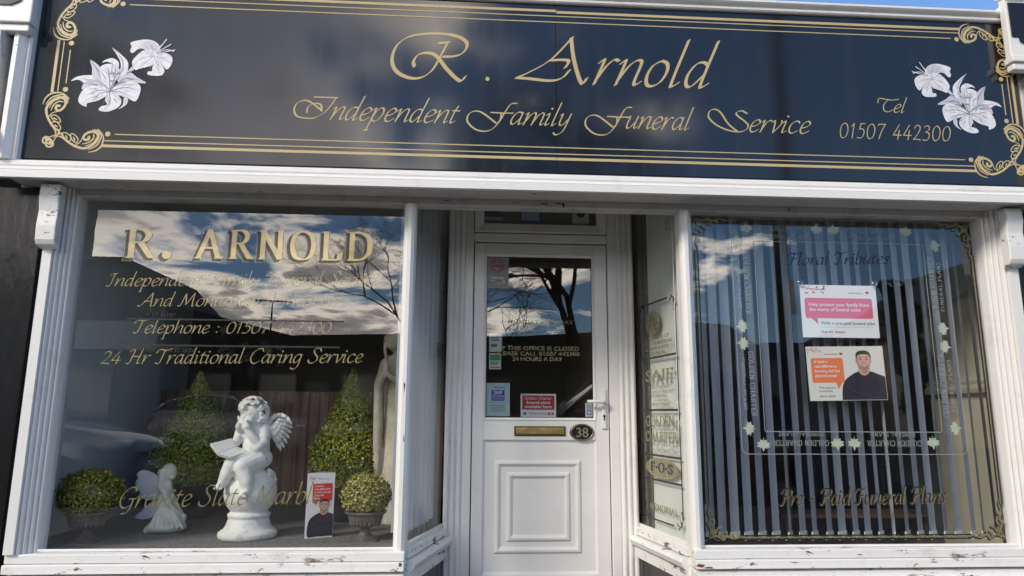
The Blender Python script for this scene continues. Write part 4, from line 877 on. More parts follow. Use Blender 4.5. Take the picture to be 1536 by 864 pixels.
# ------------------------------------------------------------------ the man in a dark jumper printed on posters
def clip(P, x1, z0):
    for ax, lim, sg in ((0, x1, 1), (1, z0, -1)):
        out = []
        for i in range(len(P)):
            a, c = P[i-1], P[i]; ia, ic = sg*(lim-a[ax]) >= 0, sg*(lim-c[ax]) >= 0
            if ia != ic: tt = (lim-a[ax])/(c[ax]-a[ax]); out.append(tuple(a[q]+(c[q]-a[q])*tt for q in (0, 1)))
            if ic: out.append(c)
        P = out
    return P
def portrait(t, x, z, k, y=-.0012, x1=9, z0=0):
    """flat print; k = head height"""
    b = MB(); f = lambda P: [(x+p[0]*k, z+p[1]*k) for p in P]
    def put(P, mi, dy, sm=4):
        b.cur = mi; vs, fs = union2d([clip(catmull(f(P), sm, True), x1, z0)]); b.add([(v[0], y-dy, v[1]) for v in vs], fs)
    put([(-1.25,-2.4),(-1.28,-1.5),(-1.1,-1.0),(-.75,-.72),(-.3,-.52),(.3,-.52),(.7,-.66),(1.12,-.85),(1.3,-1.3),(1.3,-2.4),(.6,-2.42),(-.6,-2.42)], 2, .0)
    put([(-.27,-.2),(-.29,-.55),(-.1,-.72),(.12,-.70),(.28,-.52),(.26,-.2)], 0, .0004)
    put([(-.36,.28),(-.385,.05),(-.34,-.20),(-.22,-.40),(-.05,-.50),(.08,-.50),(.24,-.38),(.34,-.18),(.385,.08),(.36,.28),(.2,.44),(-.2,.44)], 0, .0008)
    for s_ in (-1, 1): put([(s_*.36,.1),(s_*.43,.12),(s_*.42,-.04),(s_*.36,-.1)], 0, .0006, 2)
    put([(-.38,.12),(-.40,.32),(-.30,.50),(-.08,.56),(.15,.56),(.33,.47),(.41,.28),(.38,.10),(.33,.28),(.20,.36),(-.16,.36),(-.32,.28)], 1, .0012)
    put([(-.30,-.24),(-.22,-.38),(-.05,-.48),(.08,-.48),(.22,-.36),(.31,-.20),(.2,-.26),(.08,-.24),(-.08,-.24),(-.2,-.28)], 3, .0010, 3)
    put([(-.375,.22),(-.385,.05),(-.34,-.20),(-.22,-.40),(-.26,-.18),(-.31,.04),(-.33,.2)], 3, .0009, 3); put([(-.17,-.50),(-.05,-.50),(.08,-.50),(.19,-.46),(.1,-.60),(-.08,-.60)], 3, .0006, 3)
    put([(-.16,.24),(0,.29),(.18,.25),(.1,.33),(-.1,.33)], 6, .0009, 3); put([(-.025,.12),(.03,.12),(.035,-.04),(-.02,-.04)], 6, .0012, 3)
    for s_ in (-1, 1):
        put([(s_*.14,-.02),(s_*.24,.0),(s_*.26,-.08),(s_*.16,-.10)], 6, .0010, 3)
        put([(s_*.09,.10),(s_*.16,.125),(s_*.24,.10),(s_*.16,.075)], 1, .0014, 2); put([(s_*.06,.17),(s_*.16,.215),(s_*.27,.17),(s_*.16,.19)], 1, .0014, 2)
    put([(-.05,-.06),(0,-.09),(.05,-.06),(.03,.0),(-.03,.0)], 3, .0014, 2)
    put([(-.15,-.205),(0,-.235),(.15,-.205),(.10,-.285),(0,-.31),(-.10,-.285)], 3, .0014, 3); put([(-.10,-.222),(0,-.243),(.10,-.222),(.06,-.258),(0,-.268),(-.06,-.258)], 4, .0018, 3)
    b.cur = 5
    for P in ([(-1.0,-1.3),(-.5,-1.6),(.2,-1.7),(.9,-1.55)], [(-.9,-1.8),(-.2,-1.95),(.7,-1.85)]):
        vs, fs = union2d(brush(f(P), [.02*k, .05*k, .05*k, .02*k][:len(P)], 4)); b.add([(v[0], y-.0008, v[1]) for v in vs], fs)
    return b.build('portrait', [M['skin'], M['hair'], M['jumper'], M['skinshade'], M['paper'], M['jumperl'], M['skinlight']], t, label='photo of a smiling short haired man in a dark jumper')
M['skinlight'] = mat('skin_light_print', (.70, .47, .39), .5); M['skinshade'] = mat('skin_shade_print', (.40, .22, .17), .5); M['jumperl'] = mat('jumper_fold_print', (.05, .045, .07), .6)
def sprig(t, x, z, k, rng, y=-.0012):
    b = MB(); ps = []
    for i in range(16):
        a, c = rng.uniform(0, 1)*k, rng.uniform(-.28, .1)*k*(1-.2*i/16); r = rng.uniform(.025, .05)*k
        ps.append([(x+a+r*cos(q*pi/3+i), z+c+r*sin(q*pi/3+i)*.8) for q in range(6)])
    ps += brush([(x, z), (x+.4*k, z-.06*k), (x+k, z-.1*k)], [.02*k]*3, 3)+brush([(x+.3*k, z-.05*k), (x+.6*k, z-.25*k)], [.015*k]*2, 1)
    vs, fs = union2d(ps); b.add([(v[0], y, v[1]) for v in vs], fs); return b.build('blossom_print', M['blossom'], t)
def bubble(t, x0, x1, z0, z1, tail, m, r=.012):
    P = []
    for cx, cz, a0 in ((x1-r, z1-r, 0), (x0+r, z1-r, 90), (x0+r, z0+r, 180), (x1-r, z0+r, 270)): P.append([(cx+r*cos(radians(a0+k*22.5)), cz+r*sin(radians(a0+k*22.5))) for k in range(5)])
    P = sum(P, []); vs, fs = union2d([P, tail]); b = MB(); b.add([(v[0], -.0010, v[1]) for v in vs], fs); return b.build('speech_bubble', M[m], t)
rng = random.Random(4)
# upper poster
p1 = thing('poster', 'upper white poster with pink speech bubble inside the right window', 'poster', (1.796, .090, 1.480), 0)
b = MB(); b.box(0, .440, 0, .001, 0, .296); b.build('sheet', M['paper'], p1)
sprig(p1, .010, .283, .14, rng); bubble(p1, .022, .412, .108, .222, [(.050, .112), (.090, .112), (.092, .075)], 'pink')
sans('lettering', 'Help protect your family from', M['paper'], p1, .044, .176, .027, -.002, bold=.018, width=.345); sans('lettering', 'the worry of funeral costs', M['paper'], p1, .046, .148, .027, -.002, bold=.018, width=.295)
sans('lettering', 'With a pre-paid funeral plan', M['greyp'], p1, .107, .073, .025, -.0012, bold=.008, width=.310); sans('lettering', 'Ask for details', M['greyp'], p1, .107, .026, .020, -.0012, width=.135)
cr_(p1, .107, .405, .058, .0588, 'greyp', 'rule'); sans('lettering', 'Golden Charter', M['redd'], p1, .275, .248, .014, -.0012, width=.09)
b = MB(); vs, fs = union2d([[(.387+p[0]*.013, .256+p[1]*.012) for p in LEAF]]); b.add([(v[0], -.0012, v[1]) for v in vs], fs); b.build('leaf_logo', M['blossom'], p1)
# lower poster, a little bowed and tilted
p2 = thing('poster', 'lower poster of a man in dark jumper with orange speech bubble inside the right window', 'poster', (1.812, .092, 1.132), 0); p2.rotation_euler = (0, radians(-1.2), 0)
b = MB(); b.box(0, .440, 0, .001, 0, .296); b.build('sheet', M['papergrey'], p2)
cr_(p2, .19, .438, .002, .294, 'papercream' if 'papercream' in M else 'papergrey', 'photo_ground', -.0005)
sprig(p2, .004, .280, .08, rng); bubble(p2, .022, .205, .098, .232, [(.155, .102), (.195, .102), (.165, .062)], 'orange')
for i, (s_, w_) in enumerate((('It made a', .075), ('real difference', .125), ('knowing dad had', .140), ('planned ahead', .120))): sans('lettering', s_, M['paper'], p2, .040, .206-i*.026, .022, -.002, bold=.015, width=w_)
sans('lettering', 'With a pre-paid', M['greyp'], p2, .055, .066, .016, -.0012, width=.095); sans('lettering', 'funeral plan', M['greyp'], p2, .055, .048, .016, -.0012, width=.075); sans('lettering', 'Ask for details', M['greyp'], p2, .055, .020, .016, -.0012, width=.09)
sans('lettering', 'Golden Charter', M['redd'], p2, .100, .250, .012, -.0012, width=.08); portrait(p2, .322, .212, .106, x1=.437, z0=.003)
b = MB(); vs, fs = union2d([[(.198+p[0]*.012, .254+p[1]*.011) for p in LEAF]]); b.add([(v[0], -.0012, v[1]) for v in vs], fs); b.build('leaf_logo', M['blossom'], p2)
M['cup'] = glass_mat('clear_plastic', (.8, .85, .88), 4.)
for lab, x in (('clear suction cup holding the upper left poster corner', 1.778), ('clear suction cup holding the upper right poster corner', 2.208)):
    b = MB(); b.lathe([(.0, 0), (.018, 0), (.016, .003), (.006, .008), (.006, .014), (.0, .015)], 16)
    o = b.build('suction_cup', M['cup'], smooth=True); o.location = (x+.014, .074, 1.787); o.rotation_euler = (-pi/2, 0, 0); tag(o, lab, 'suction cup')
# folded leaflet standing on the display carpet
lf = thing('folded_leaflet', 'white folded leaflet with red speech bubble and smiling man standing on the grey carpet', 'leaflet', (-.918, .385, .381), radians(24))
b = MB(); b.box(0, .150, 0, .0012, 0, .345); b.build('front_page', M['paper'], lf)
b = MB(Matrix.Rotation(radians(38), 4, 'Z')); b.box(.0012, .150, .0014, .0026, 0, .345); b.build('back_page', M['paper'], lf)
sprig(lf, .008, .322, .055, rng); bubble(lf, .030, .138, .195, .288, [(.040, .2), (.070, .2), (.050, .172)], 'red', .003)
for i, (s_, w_) in enumerate((('It made a', .05), ('real difference', .085), ('knowing dad had', .088), ('planned', .05), ('ahead', .03))): sans('lettering', s_, M['paper'], lf, .040, .270-i*.0165, .0145, -.0018, bold=.015, width=w_)
sans('lettering', 'Golden Charter', M['greyp'], lf, .062, .310, .010, -.0012, width=.055); portrait(lf, .096, .168, .066, x1=.148, z0=.003)

# ------------------------------------------------------------------ display bed, curtain, blinds
bed = thing('display_bed', 'display platform covered in grey felt carpet behind the left window', 'platform', (-1.2, .9, .30))
part('carpet', M['felt'], bed, lambda b: b.box(-1.118, .83, -.845, .86, .05, .08))
part('base', M['darkpot'], bed, lambda b: b.box(-1.115, .80, -.84, .85, -.28, .049))
cu = thing('curtain', 'taupe pleated net curtain hung on a wire behind the statues', 'curtain', (-1.2, 1.72, .38))
def pleat(b):
    n = 440; rg = random.Random(2); vs = []; x = -1.118; ph = 0
    for i in range(n+1):
        u = i/n; xx = -1.118+u*1.93; ph += rg.uniform(.24, .42); y = .018*sin(ph)+.006*sin(ph*2.3)
        for z in (.005, .42, .80, .83): vs.append((xx, y*(1.1-z*.5), z))
    b.add(vs, [(i*4+j, (i+1)*4+j, (i+1)*4+j+1, i*4+j+1) for i in range(n) for j in range(3)])
part('curtain_cloth', M['curtain'], cu, pleat, smooth=True)
part('curtain_wire', M['brass'], cu, lambda b: b.tube([(-1.118, 0, .828), (.82, 0, .828)], .006, 8))
bl = thing('vertical_blind', 'blue grey vertical blind of angled slats across the right window', 'blind', (1.98, .19, .41))
part('head_rail', M['plasticw'], bl, lambda b: b.box(-.84, .98, -.02, .02, 1.84, 1.88))
sm = MB(); n = 7; w = .089
def slatmesh(b, tw):
    vs = []
    for j in range(9):
        z = j/8*1.83; a = tw*(1-j/8)
        for i in range(n):
            u = (i/(n-1)-.5)*w; c = .006*(1-(2*i/(n-1)-1)**2)
            vs.append((u*cos(a)-c*sin(a), u*sin(a)+c*cos(a), z))
    b.add(vs, [(j*n+i, j*n+i+1, (j+1)*n+i+1, (j+1)*n+i) for j in range(8) for i in range(n-1)])
slatmesh(sm, .10); sl0 = sm.build('slat', M['blind'], bl, smooth=True)
wt = MB(); wt.box(-.04, .04, -.003, .003, 0, .022); wt.tube([(0, 0, .0), (0, 0, -.006)], .008, 6); w0 = None
rb = random.Random(8)
for i in range(24):
    x = -.800+i*.0735; a = radians(37)+rb.uniform(-.13, .13)+(.35 if i in (7, 15) else 0)
    if i == 0: o = sl0
    else: o = share(sl0, 'slat', bl, (0, 0, 0))
    o.location = (x+rb.uniform(-.006, .006), rb.uniform(-.004, .004), .008); o.rotation_euler = (rb.uniform(-.006, .006), rb.uniform(-.006, .006), a)
    if w0 is None: w0 = wt.build('slat_weight', M['plasticw'], o)
    else: share(w0, 'slat_weight', o, (0, 0, 0))
ch = []
for i in range(24):
    x = -.800+i*.0735
    ch += [(x, -.03, .012), (x+.018, -.034, -.004), (x+.037, -.034, -.010), (x+.055, -.034, -.004)]
part('bottom_chain', M['plasticw'], bl, lambda b: b.tube(ch, .0018, 4))
part('pull_cord', M['plasticw'], bl, lambda b: b.tube([(-.86, -.05, 1.84), (-.862, -.05, .80), (-.868, -.05, .62), (-.878, -.05, .58), (-.886, -.05, .62), (-.884, -.05, 1.84)], .0018, 5))
# blind on the entrance side window, left
bs = thing('vertical_blind', 'pale vertical blind slats behind the narrow side window left of the door', 'blind', (FL[0]-.05, FL[1]+.03, .42), atan2(BL[1]-FL[1], BL[0]-FL[0]))
sm = MB(); slatmesh(sm, .15); sl1 = sm.build('slat', M['blind'], bs, smooth=True)
for i in range(6):
    o = sl1 if i == 0 else share(sl1, 'slat', bs, (0, 0, 0)); o.location = (.20+i*.098, .05, .01); o.rotation_euler = (0, 0, radians(118)+rb.uniform(-.1, .1)); o.scale = (1, 1, 1.07)
part('bottom_chain', M['plasticw'], bs, lambda b: b.tube([(.08+i*.0207, .03, .012-.012*(i % 4 in (1, 2, 3))) for i in range(30)], .0018, 4))
bb = thing('backing_board', 'pale board standing behind the gold lettered side window right of the door', 'board', (BR[0]+.09, BR[1]-.06, .39), atan2(FR[1]-BR[1], FR[0]-BR[0]))
part('board', M['board'], bb, lambda b: b.box(.07, .66, -.03, -.018, .0, 2.05), bevel=.003)
part('edge_strip', M['wirem'], bb, lambda b: b.box(.045, .069, -.032, -.016, .0, 2.05))

# ------------------------------------------------------------------ box plants in pots
def leaves(b, rng, n, pos, size):
    for _ in range(n):
        p, nr = pos(rng); nr = (nr+Vector((rng.uniform(-.9, .9), rng.uniform(-.9, .9), rng.uniform(-.5, 1.0)))).normalized()
        t = nr.orthogonal().normalized(); t.rotate(Matrix.Rotation(rng.uniform(0, 6.28), 3, nr)); s_ = nr.cross(t); L_ = size*(rng.uniform(.6, 1.3) if rng.random() < .85 else rng.uniform(1.3, 1.8)); w_ = L_*.36
        b.add([p-t*L_*.5, p+s_*w_+nr*L_*.06, p+t*L_*.5, p-s_*w_+nr*L_*.06], [(0, 1, 2, 3)])
def urn(t):
    p = [(r_*.92, z_*.86) for r_, z_ in [(.0, 0), (.070, 0), (.072, .012), (.060, .020), (.040, .030), (.028, .050), (.026, .068), (.040, .080), (.062, .088), (.088, .106), (.100, .128), (.102, .148), (.110, .158), (.122, .166), (.122, .176), (.108, .176), (.10, .160), (.0, .155)]]
    part('urn', M['urn'], t, lambda b: (b.lathe(p, 40), b.box(-.072, .072, -.072, .072, -.002, .007)), smooth=True)
    u = t.children[-1]; md = u.modifiers.new('edge', 'EDGE_SPLIT'); md.split_angle = radians(50)
    def gad(b):
        for i in range(22):
            a = 2*pi*i/22; b.ell((.075*cos(a), .075*sin(a), .096), (.0125, .0125, .022), nu=8, nv=6)
    part('gadroon', M['urn'], t, gad, smooth=True, kind='stuff')
def ball_plant(label, x, y, r, mt, seed, zoff=.150, squash=.84):
    t = thing('topiary_ball', label, 'potted plant', (x, y, .382)); urn(t); rg = random.Random(seed); rgz = r*squash
    cz = zoff+rgz*.80
    def pos(g):
        while True:
            d = Vector((g.gauss(0, 1), g.gauss(0, 1), g.gauss(0, 1))).normalized()
            if d.z > -.75: break
        k = (g.uniform(.86, 1.05) if g.random() < .93 else g.uniform(1.05, 1.14))*(1+.05*sin(d.x*9+seed)*cos(d.y*7+d.z*8)); return Vector((d.x*r*k, d.y*r*k, cz+d.z*rgz*k)), d
    part('foliage', M[mt], t, lambda b: leaves(b, rg, 7000, pos, .0130), kind='stuff')
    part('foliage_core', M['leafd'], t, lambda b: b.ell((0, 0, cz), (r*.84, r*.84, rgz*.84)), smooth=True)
    return t
M['leafb'] = mat('bronzed_box_leaf', (.045, .12, .016), .42, island=1.0, two=(.52, .40, .07))
ball_plant('dark green bronze tipped box ball in an urn at the far left of the display', -2.045, .345, .150, 'leafb', 3, squash=.80)
ball_plant('small yellow tipped box ball in an urn beside the folded leaflet', -.590, .345, .126, 'leafy', 5)
def cone_plant(label, x, y, r, z0, z1, seed):
    t = thing('topiary_cone', label, 'potted plant', (x, y, .382)); rg = random.Random(seed); H = z1-z0
    def rad(u): return r*(min(1, (1-u)*1.42))**.90*(.84+.16*min(1, u*6)) if u < .985 else .01
    def pos(g):
        u = 1-math.sqrt(g.random()) if g.random() < .7 else g.random(); a = g.uniform(0, 6.283); k = (g.uniform(.82, 1.04) if g.random() < .93 else g.uniform(1.04, 1.16))*(1+.03*sin(a*5+u*14+seed)+.025*sin(a*3-u*23))
        rr_ = rad(u)*k; return Vector((rr_*cos(a), rr_*sin(a), z0-.382+u*H+g.uniform(-.01, .01))), Vector((cos(a), sin(a), .35)).normalized()
    part('foliage', M['leafg2'], t, lambda b: leaves(b, rg, 22000, pos, .0145), kind='stuff')
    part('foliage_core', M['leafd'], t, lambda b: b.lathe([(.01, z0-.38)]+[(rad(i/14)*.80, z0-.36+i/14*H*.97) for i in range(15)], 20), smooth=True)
    part('pot', M['darkpot'], t, lambda b: b.lathe([(.0, 0), (.13, 0), (.15, .03), (.19, .17), (.20, .20), (.205, .235), (.19, .235), (.0, .22)], 32), smooth=True)
M['leafg2'] = mat('golden_green_box_leaf', (.05, .13, .015), .42, island=1.0, two=(.55, .52, .07))
cone_plant('tall clipped box cone behind the kneeling angel', -1.852, 1.22, .240, .60, 1.315, 11)
cone_plant('tall clipped box cone behind the folded leaflet', -.812, 1.10, .238, .60, 1.335, 23)

# ------------------------------------------------------------------ statues: one carved piece each
def carve(b, name, m, parent, vox=.006, sm=2, label=None):
    o = b.build(name, m, parent, smooth=True, label=label)
    md = o.modifiers.new('remesh', 'REMESH'); md.mode = 'VOXEL'; md.voxel_size = vox; md.use_smooth_shade = True
    if sm: s_ = o.modifiers.new('soften', 'SMOOTH'); s_.factor = .5; s_.iterations = sm
    return o
ch = thing('cherub_statue', 'white stone cherub statue reading a book while seated on a ball', 'statue', (-1.243, .46, .381))
def U(x, y, d=0.): z_ = (812-y)*.00101*(1-.15*d); return ((x-245)*.00103*(1-.15*d)-.088*z_, -d*.85, z_)     # picture units -> metres, d = towards the street
b = MB()
b.lathe([(.0, 0), (.150, 0), (.156, .012), (.156, .028), (.145, .038), (.128, .048), (.118, .066), (.110, .090), (.104, .105), (.112, .112), (.114, .124), (.104, .132), (.090, .134), (.0, .136)], 40)
b.ell((.000, 0, .240), (.140, .140, .138), nu=32, nv=20)
# trunk, belly, hips
b.ell(U(322, 395, .01), (.068, .062, .060)); b.ell(U(303, 335, .015), (.076, .072, .080)); b.ell(U(295, 268, .0), (.074, .058, .068)); b.ell(U(295, 235, -.005), (.062, .044, .035))
b.limb([U(290, 225), U(288, 200)], [.030, .030])
# legs: thigh forward over the ball, shin down
b.limb([U(300, 395, .04), U(212, 388, .115), U(172, 470, .130), U(152, 512, .130)], [.054, .046, .036, .027]); b.limb([U(152, 515, .130), U(140, 530, .165)], [.024, .019]);
b.limb([U(322, 402, .04), U(262, 428, .135), U(285, 500, .150), U(290, 545, .145)], [.056, .048, .037, .028]); b.limb([U(290, 548, .145), U(272, 570, .180)], [.025, .020])
for fx, fy, fd in ((140, 530, .165), (272, 570, .180)):
    for i in range(5): b.ell(U(fx-16+i*9, fy+3+abs(i-1), fd+.020), (.0062, .009, .0062), nu=8, nv=6)
# arms: right-hand one bent up to the mouth, left-hand one down to the book
b.limb([U(345, 238, .0), U(352, 300, .055), U(335, 318, .075)], [.038, .035, .031]); b.limb([U(335, 316, .075), U(300, 265, .095), U(275, 228, .10)], [.027, .023, .018])
b.ell(U(272, 215, .105), (.024, .018, .020)); 
for i in range(4): b.limb([U(262+i*9, 208, .112), U(250+i*8, 190-i*2, .108), U(252+i*8, 178, .098)], [.0065, .006, .0055], 8)
b.limb([U(222, 242, .0), U(208, 295, .03), U(186, 332, .080), U(166, 346, .11)], [.032, .028, .022, .017]); b.ell(U(146, 344, .13), (.026, .020, .014))
for i in range(4): b.limb([U(142-i*5, 348-i*7, .14), U(124-i*2, 346-i*8, .150), U(116, 335-i*7, .150)], [.006, .0055, .005], 8)
b.limb([U(225, 250, .02), U(225, 215, .07), U(240, 190, .09)], [.020, .019, .016])
# drapery over lap and ball
rg = random.Random(6)
for i in range(16): a = i/15; b.limb([U(240+a*120, 392+18*sin(a*6), .085-.05*a), U(255+a*115, 425+25*sin(a*5), .10-.07*a)], [.012, .010], 8)
for i in range(22): a = rg.uniform(0, 1); c = rg.uniform(0, 1); q = Vector(U(340+a*48, 450+c*110, .05-.08*a)); b.ell(q, (.018, .02, .014), nu=8, nv=6)
for i in range(9): b.limb([U(200+i*6, 452+i*7, .125), U(232+i*5, 500+8*sin(i*2), .128)], [.010, .008], 8)
# head, cheeks, nose, lips, brow
hc = Vector(U(288, 150, .015)); b.ell(hc, (.066, .066, .074), nu=20, nv=14)
fd = Vector((-.50, -.84, -.20)).normalized(); sd_ = fd.cross(Vector((0, 0, 1))).normalized(); up_ = sd_.cross(fd)
def H(a, c, d): return hc+sd_*a*-1+up_*c+fd*d
b.ell(H(.026, -.022, .044), .026); b.ell(H(-.026, -.022, .044), .026); b.ell(H(0, -.046, .044), (.020, .018, .015)); b.ell(H(0, -.010, .070), (.010, .011, .013)); b.ell(H(0, .030, .048), (.040, .020, .020))
b.limb([H(-.014, -.032, .062), H(.014, -.032, .062)], [.0055, .0055], 8); b.limb([H(-.011, -.039, .061), H(.011, -.039, .061)], [.005, .005], 8)
for s_ in (-1, 1):
    b.limb([H(s_*.014, .016, .060), H(s_*.036, .014, .050)], [.0065, .005], 8); b.ell(H(s_*.024, .004, .056), (.009, .007, .006)); b.ell(H(s_*.066, -.005, .002), (.012, .014, .018))
# curls
for i in range(150):
    d = Vector((rg.gauss(0, 1), rg.gauss(0, 1), rg.gauss(0, 1))).normalized()
    if d.dot(fd) > .48 and d.dot(up_) < .50 or d.z < -.62: continue
    c = hc+Vector((d.x*.074, d.y*.072, d.z*.082)); t1 = d.orthogonal().normalized(); t1.rotate(Matrix.Rotation(rg.uniform(0, 6), 3, d)); t2 = d.cross(t1); r_ = rg.uniform(.010, .015)
    b.tube([c+(t1*cos(a)+t2*sin(a))*r_*(1-a*.09)+d*(.004+.002*a) for a in [k*.9 for k in range(8)]], [.0062]*7+[.003], 6)
carve(b, 'cherub_figure', M['stone'], ch, .0048, 1)
def wing(name, pts, n, d0, mat_, parent, k=1.0, rows=((0., 1.), (.28, .8), (.55, .55))):
    """feather rows laid like tiles over an arm bone; pts = shoulder, wrist, tip direction in x-z"""
    b = MB(); S_, Wr, T_ = [Vector(p) for p in pts]
    b.limb([S_, Wr, Wr.lerp(T_, .35)], [.020*k, .017*k, .010*k], 10)
    for ri, (st, ln) in enumerate(rows):
        for i in range(n):
            u = i/(n-1); root = (S_.lerp(Wr, u*1.9) if u < .53 else Wr.lerp(T_, (u-.53)*1.0))
            end = (Vector(((S_.x*.75+T_.x*.25), T_.y, S_.z-.07*k)).lerp(T_, u**.85)); v = end-root; e_ = root+v*ln*(1-.0*ri); off = Vector((0, -.006*(ri+1)*k, 0)); side = v.cross(Vector((0, 1, 0))).normalized(); w_ = .012*k*(1.15-.3*ri)
            c0 = root+off; c1 = root+v*ln*.55+off*1.6; c2 = e_+off
            b.add([c0-side*w_*.6, c0+side*w_*.6, c1+side*w_, c2+side*w_*.55, c2+v.normalized()*w_, c2-side*w_*.55, c1-side*w_]+[q+Vector((0, .012*k, 0)) for q in (c0-side*w_*.6, c0+side*w_*.6, c1+side*w_, c2+side*w_*.55, c2+v.normalized()*w_, c2-side*w_*.55, c1-side*w_)],
                  [(0, 1, 2, 3, 4, 5, 6), (13, 12, 11, 10, 9, 8, 7)]+[(i_, (i_+1) % 7+0, 7+(i_+1) % 7, 7+i_)[::-1] for i_ in range(7)])
    return b.build(name, mat_, parent)
wg = MB(); Vv = lambda x, y, d=0.: Vector(U(x, y, d))
ends = [(396,318),(410,345),(423,362),(440,346),(456,320),(469,292),(479,262),(485,232),(483,205)]
for i, (ex, ey) in enumerate(ends):
    u = i/8; A = Vv(372+u*44, 238-u*44, -.02); B = Vv(ex, ey, -.035); P_ = [A, A.lerp(B, .45), A.lerp(B, .85), B]
    wg.tube([q+Vector((0, .002*i, 0)) for q in P_], [.007, .0105, .009, .002], 8)
for row, (ln, n_, dd) in enumerate(((.72, 9, -.008), (.48, 8, -.014), (.28, 6, -.019))):
    for i in range(n_):
        u = i/(n_-1); k_ = min(8, int(u*8)); ex, ey = ends[k_]; A = Vv(366+u*52, 232-u*48, -.02); B = A.lerp(Vv(ex, ey, -.03), ln); o_ = Vector((0, dd, 0))
        wg.tube([A+o_, A.lerp(B, .6)+o_*1.3, A.lerp(B, .92)+o_, B], [.006, .0105, .0095, .003], 8)
wg.limb([U(352, 232, -.02), U(372, 190, -.03), U(398, 166, -.035), U(432, 162, -.035), U(462, 178, -.035), U(482, 208, -.03)], [.018, .015, .014, .012, .010, .007], 10)
wg.build('wing', M['stone'], ch, smooth=True, label='spread feathered wing on the right')
b = MB(); b.limb([U(232, 240, -.03), U(208, 212, -.045), U(192, 228, -.045), U(196, 292, -.03)], [.018, .016, .014, .008], 10); b.ell(U(208, 235, -.038), (.018, .008, .05)); b.build('wing', M['stone'], ch, smooth=True)
bk = MB()
def page(b, A, B, C_, D, th):
    A, B, C_, D = map(Vector, (A, B, C_, D)); n_ = (B-A).cross(D-A).normalized(); n_ = n_ if n_.z > 0 else -n_
    b.add([A, B, C_, D]+[q-n_*th for q in (A, B, C_, D)], [(0, 1, 2, 3), (7, 6, 5, 4), (0, 4, 5, 1), (1, 5, 6, 2), (2, 6, 7, 3), (3, 7, 4, 0)])
page(bk, U(104, 296, .180), U(148, 346, .200), U(222, 320, .100), U(192, 276, .090), .020); page(bk, U(148, 346, .200), U(216, 368, .190), U(286, 344, .090), U(222, 320, .100), .020)
bk.build('book', M['stone'], ch, bevel=.003)
part('globe_relief', M['stone'], ch, lambda b: [b.limb([U(372+6*sin(k), 455+k*14, .03), U(385, 470+k*12, .0)], [.010, .008], 8) for k in range(6)], smooth=True)

# kneeling angel with clear wings
ka = thing('kneeling_angel_statue', 'small ivory kneeling angel figurine with butterfly like wings', 'statue', (-1.745, .62, .382))
def K(x, y, d=0.): z_ = (712-y)*.00063; return ((x-925)*.00066-.09*z_, -d, z_)
b = MB()
b.ell(K(925, 668, .0), (.112, .075, .034), nu=24); b.ell(K(850, 668, .01), (.055, .05, .032)); b.ell(K(1010, 655, .0), (.055, .055, .036)); b.limb([K(780, 690, .02), K(860, 640, .02)], [.020, .036])
b.limb([K(900, 620, 0), K(912, 520, .0), K(925, 440, 0), K(928, 340, 0), K(940, 300, 0)], [.056, .047, .036, .036, .026]); b.limb([K(925, 560, .01), K(1010, 600, .03), K(1060, 640, .03)], [.048, .040, .024])
for i in range(7): b.limb([K(880+i*22, 520, .045), K(830+i*45, 660, .062)], [.007, .010], 8)
b.ell(K(925, 345, 0), (.036, .048, .028)); b.limb([K(938, 300), K(950, 255)], [.016, .016])
hk = Vector(K(958, 190, .0)); b.ell(hk, (.038, .036, .045), nu=18, nv=12); b.ell(hk+Vector((.034, -.010, -.006)), (.006, .006, .008)); b.ell(hk+Vector((.024, -.014, -.024)), (.014, .014, .012)); b.ell(hk+Vector((-.004, .0, .006)), (.043, .041, .046))
for i in range(14): a = i/13; b.limb([hk+Vector((-.036+.012*sin(i), -.034+.05*a, .012)), hk+Vector((-.040+.01*sin(i*2), -.026+.04*a, -.05)), hk+Vector((-.046, -.012+.02*a, -.105+.01*cos(i))), hk+Vector((-.034, -.01, -.145))], [.010, .011, .009, .005], 8)
for s_, yy in ((1, .038), (-1, -.038)):
    b.limb([(Vector(K(930, 345))+Vector((0, -yy, 0))), Vector(K(975, 460))+Vector((0, -yy*1.1, 0)), Vector(K(1055, 565))+Vector((0, -yy*.35, 0))], [.018, .015, .010])
    for q in range(4): b.limb([Vector(K(1055, 565+q*6))+Vector((0, -yy*.35, 0)), Vector(K(1085, 590+q*6))+Vector((0, -yy*.2, 0))], [.005, .004], 6)
b.ell(K(1068, 580), (.020, .018, .020))
carve(b, 'angel_figure', M['stone2'], ka, .0042, 2)
def flatwing(name, P, y, label=None):
    o = catmull([(K(*p)[0], K(*p)[2]) for p in P], 4, True); vs, fs = union2d([o]); n = len(vs); b = MB(); b.add([(v[0], y, v[1]) for v in vs]+[(v[0], y+.004, v[1]) for v in vs], fs+[tuple(i+n for i in f) for f in fs])
    m = len(o); b.add([(p[0], y, p[1]) for p in o]+[(p[0], y+.004, p[1]) for p in o], [(i, (i+1) % m, m+(i+1) % m, m+i) for i in range(m)]); return b.build(name, M['wing'], ka, label=label)
flatwing('wing', [(875,300),(820,215),(740,175),(690,178),(658,210),(668,245),(648,275),(655,330),(685,365),(690,400),(740,440),(830,430),(890,400)], .030)
flatwing('wing', [(885,430),(820,440),(760,470),(700,530),(640,585),(690,606),(760,600),(830,560),(880,500)], .036)
flatwing('wing', [(880,300),(880,215),(860,172),(825,178),(815,215),(840,290)], .060)

